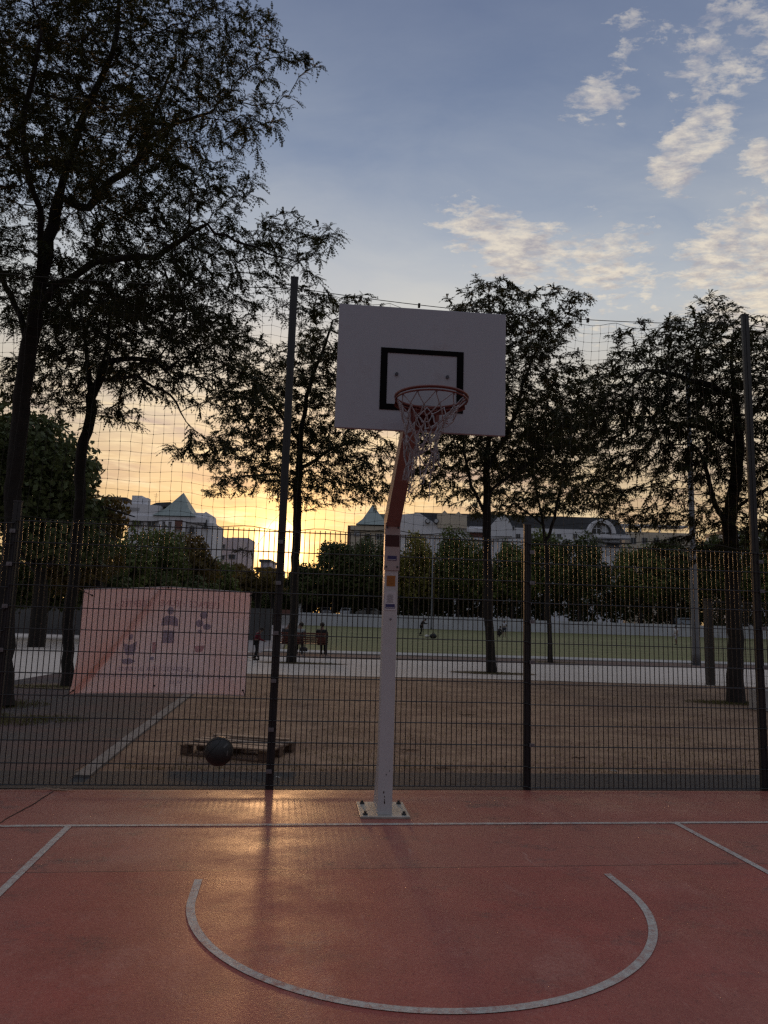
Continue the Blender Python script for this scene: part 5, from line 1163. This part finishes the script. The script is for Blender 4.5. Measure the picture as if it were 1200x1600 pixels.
b = MB(); b.ball((0, 0, .12), .16, 14, 10, (1.2, .7, .8)); b.tube([(-.1, 0, .2), (0, 0, .33), (.1, 0, .2)], .012, 5); o = b.build('bag', mat('bag_black', (.02, .02, .022), .7), smooth=True); q = gr(474, 1019); o.location = q; tag(o, 'small black bag on the ground under the bench by the pale topped sitter', 'bag')
# child in red by the banner with a scooter
q = gr(399, 1032); KG = Vector((q.x, q.y, 0))
person('child in a dark red top leaning forward beside the right edge of the banner', KG, -1.2, dict(ch=(0, .08, 1.30), nk=(0, .16, 1.43), hd=(0, .24, 1.53), cr=(0, .27, 1.59), shl=(-.18, .08, 1.36), shr=(.18, .08, 1.36), wrl=(-.2, .35, 1.0), wrr=(.2, .35, 1.0), ell=(-.23, .12, 1.08), elr=(.23, .12, 1.08), knl=(-.11, .1, .49), tol=(-.12, .20, .035), anr=(.11, -.12, .09), tor=(.12, .03, .035)), (.16, .012, .03), (.015, .015, .02), .70, (.03, .03, .03))
SCT = thing('kick_scooter', 'black kick scooter beside the child in red', 'scooter', (KG.x-.22, KG.y+.02, 0), -.3); rub = mat('rubber', (.015, .015, .015), .8)
b = MB(); b.box((-.25, -.05, .08), (.25, .05, .10)); b.build('deck', rail_m, SCT)
for x in (-.30, .30): b = MB(); b.torus((0, 0, 0), .075, .02, 20, 8, T=Matrix.Rotation(math.pi/2, 4, 'X')); [b.v.__setitem__(i, (v[0]+x, v[1], v[2]+.095)) for i, v in enumerate(b.v)]; b.build('wheel', rub, SCT, True)
b = MB(); b.tube([(.30, 0, .12), (.24, 0, .80)], .015, 8); b.tube([(.24, -.18, .80), (.24, .18, .80)], .014, 8); b.build('handlebar', rail_m, SCT)
# lawn people
PG = 'people playing on the lawn'
q = gr(658, 994); person('person in black bending forward on the lawn right of the hoop pole', Vector((q.x, q.y, 0)), -1.45, dict(sp=(0, .03, 1.14), ch=(0, .14, 1.32), nk=(0, .24, 1.43), hd=(0, .34, 1.50), cr=(0, .40, 1.54), shl=(-.18, .14, 1.38), shr=(.18, .14, 1.38), ell=(-.2, .30, 1.16), elr=(.2, .30, 1.16), wrl=(-.12, .55, 1.18), wrr=(.12, .55, 1.18), anr=(.11, -.2, .12), tor=(.12, -.06, .04)), (.012, .012, .014), (.015, .015, .018), 1.04, group=PG)
q = gr(788, 996); person('person in white shirt and dark shorts standing on the lawn beside the trunk', Vector((q.x, q.y, 0)), 2.6, dict(wrl=(-.06, .2, 1.15), wrr=(.06, .2, 1.12)), (.50, .53, .60), (.03, .035, .06), 1.02, shorts=True, sleeves=False, group=PG)
q = gr(778, 996); person('person crouching half hidden behind the trunk on the path', Vector((q.x+.1, q.y, 0)), -2.2, dict(pel=(0, -.05, .40), sp=(0, 0, .60), ch=(0, .08, .80), nk=(0, .12, .94), hd=(0, .16, 1.05), cr=(0, .18, 1.12), shl=(-.18, .08, .87), shr=(.18, .08, .87), ell=(-.22, .2, .62), elr=(.22, .2, .62), wrl=(-.1, .40, .50), wrr=(.1, .40, .50), hpl=(-.1, -.04, .37), hpr=(.1, -.04, .37), knl=(-.13, .30, .52), knr=(.13, .30, .52)), (.03, .03, .04), (.03, .03, .04), 1., group=PG)
q = gr(1057, 1008); person('person in a white t shirt walking on the lawn near the lamp mast', Vector((q.x, q.y, 0)), 1.9, dict(knl=(-.1, .18, .50), anl=(-.1, .12, .12), tol=(-.1, .28, .06), anr=(.11, -.18, .09), tor=(.12, -.02, .035), knr=(.11, -.02, .49), wrl=(-.35, .25, .98), ell=(-.28, .06, 1.15)), (.58, .58, .62), (.40, .40, .44), 1., shorts=True, sleeves=False, group=PG)
# rucksack heap near the bending person
q = gr(674, 998); t = thing('rucksack', 'black rucksack with a white bundle on the lawn beside the bending person', 'bag', (q.x, q.y, 0))
b = MB(); b.ball((.15, 0, .22), .26, 14, 10, (1.2, .8, .85)); b.build('sack', mat('bag_black', (.02, .02, .022), .7), t, True); b = MB(); b.ball((-.38, 0, .20), .17, 12, 8, (1.3, .8, .8)); b.build('white_bundle', scr, t, True); b = MB(); b.tube([(.05, 0, .40), (.15, 0, .58), (.3, 0, .40)], .02, 6); b.build('strap', mat('bag_black', (.02, .02, .022), .7), t)
# far bicycle on the paved way
q = gr(404, 979); BK = thing('bicycle', 'dark bicycle standing far off on the paved way by the ramp', 'bicycle', (q.x, 96, 0), .2); k_ = .96
BK.location = at(404, 976, 88)*1.; BK.location.z = 0
for x in (-.52, .52):
    b = MB(); b.torus((0, 0, 0), .33, .028, 24, 6, T=Matrix.Rotation(math.pi/2, 4, 'X')); [b.v.__setitem__(i, (v[0]+x, v[1], v[2]+.36)) for i, v in enumerate(b.v)]
    for a_ in range(6): b.tube([(x, 0, .36), (x+.33*math.cos(a_*1.047), 0, .36+.33*math.sin(a_*1.047))], .008, 4)
    b.build('wheel', rub, BK)
b = MB(); 
for a_, c_ in (((-.52, 0, .36), (-.12, 0, .85)), ((-.52, 0, .36), (-.05, 0, .34)), ((-.05, 0, .34), (-.15, 0, .95)), ((-.05, 0, .34), (.38, 0, .85)), ((-.12, 0, .82), (.38, 0, .88)), ((.52, 0, .36), (.36, 0, 1.02))): b.tube([a_, c_], .025, 6)
b.build('frame', rail_m, BK); b = MB(); b.box((-.28, -.07, .96), (-.03, .07, 1.0)); b.build('saddle', rub, BK); b = MB(); b.tube([(.36, -.25, 1.05), (.36, .25, 1.05)], .02, 6); b.build('handlebar', rail_m, BK)
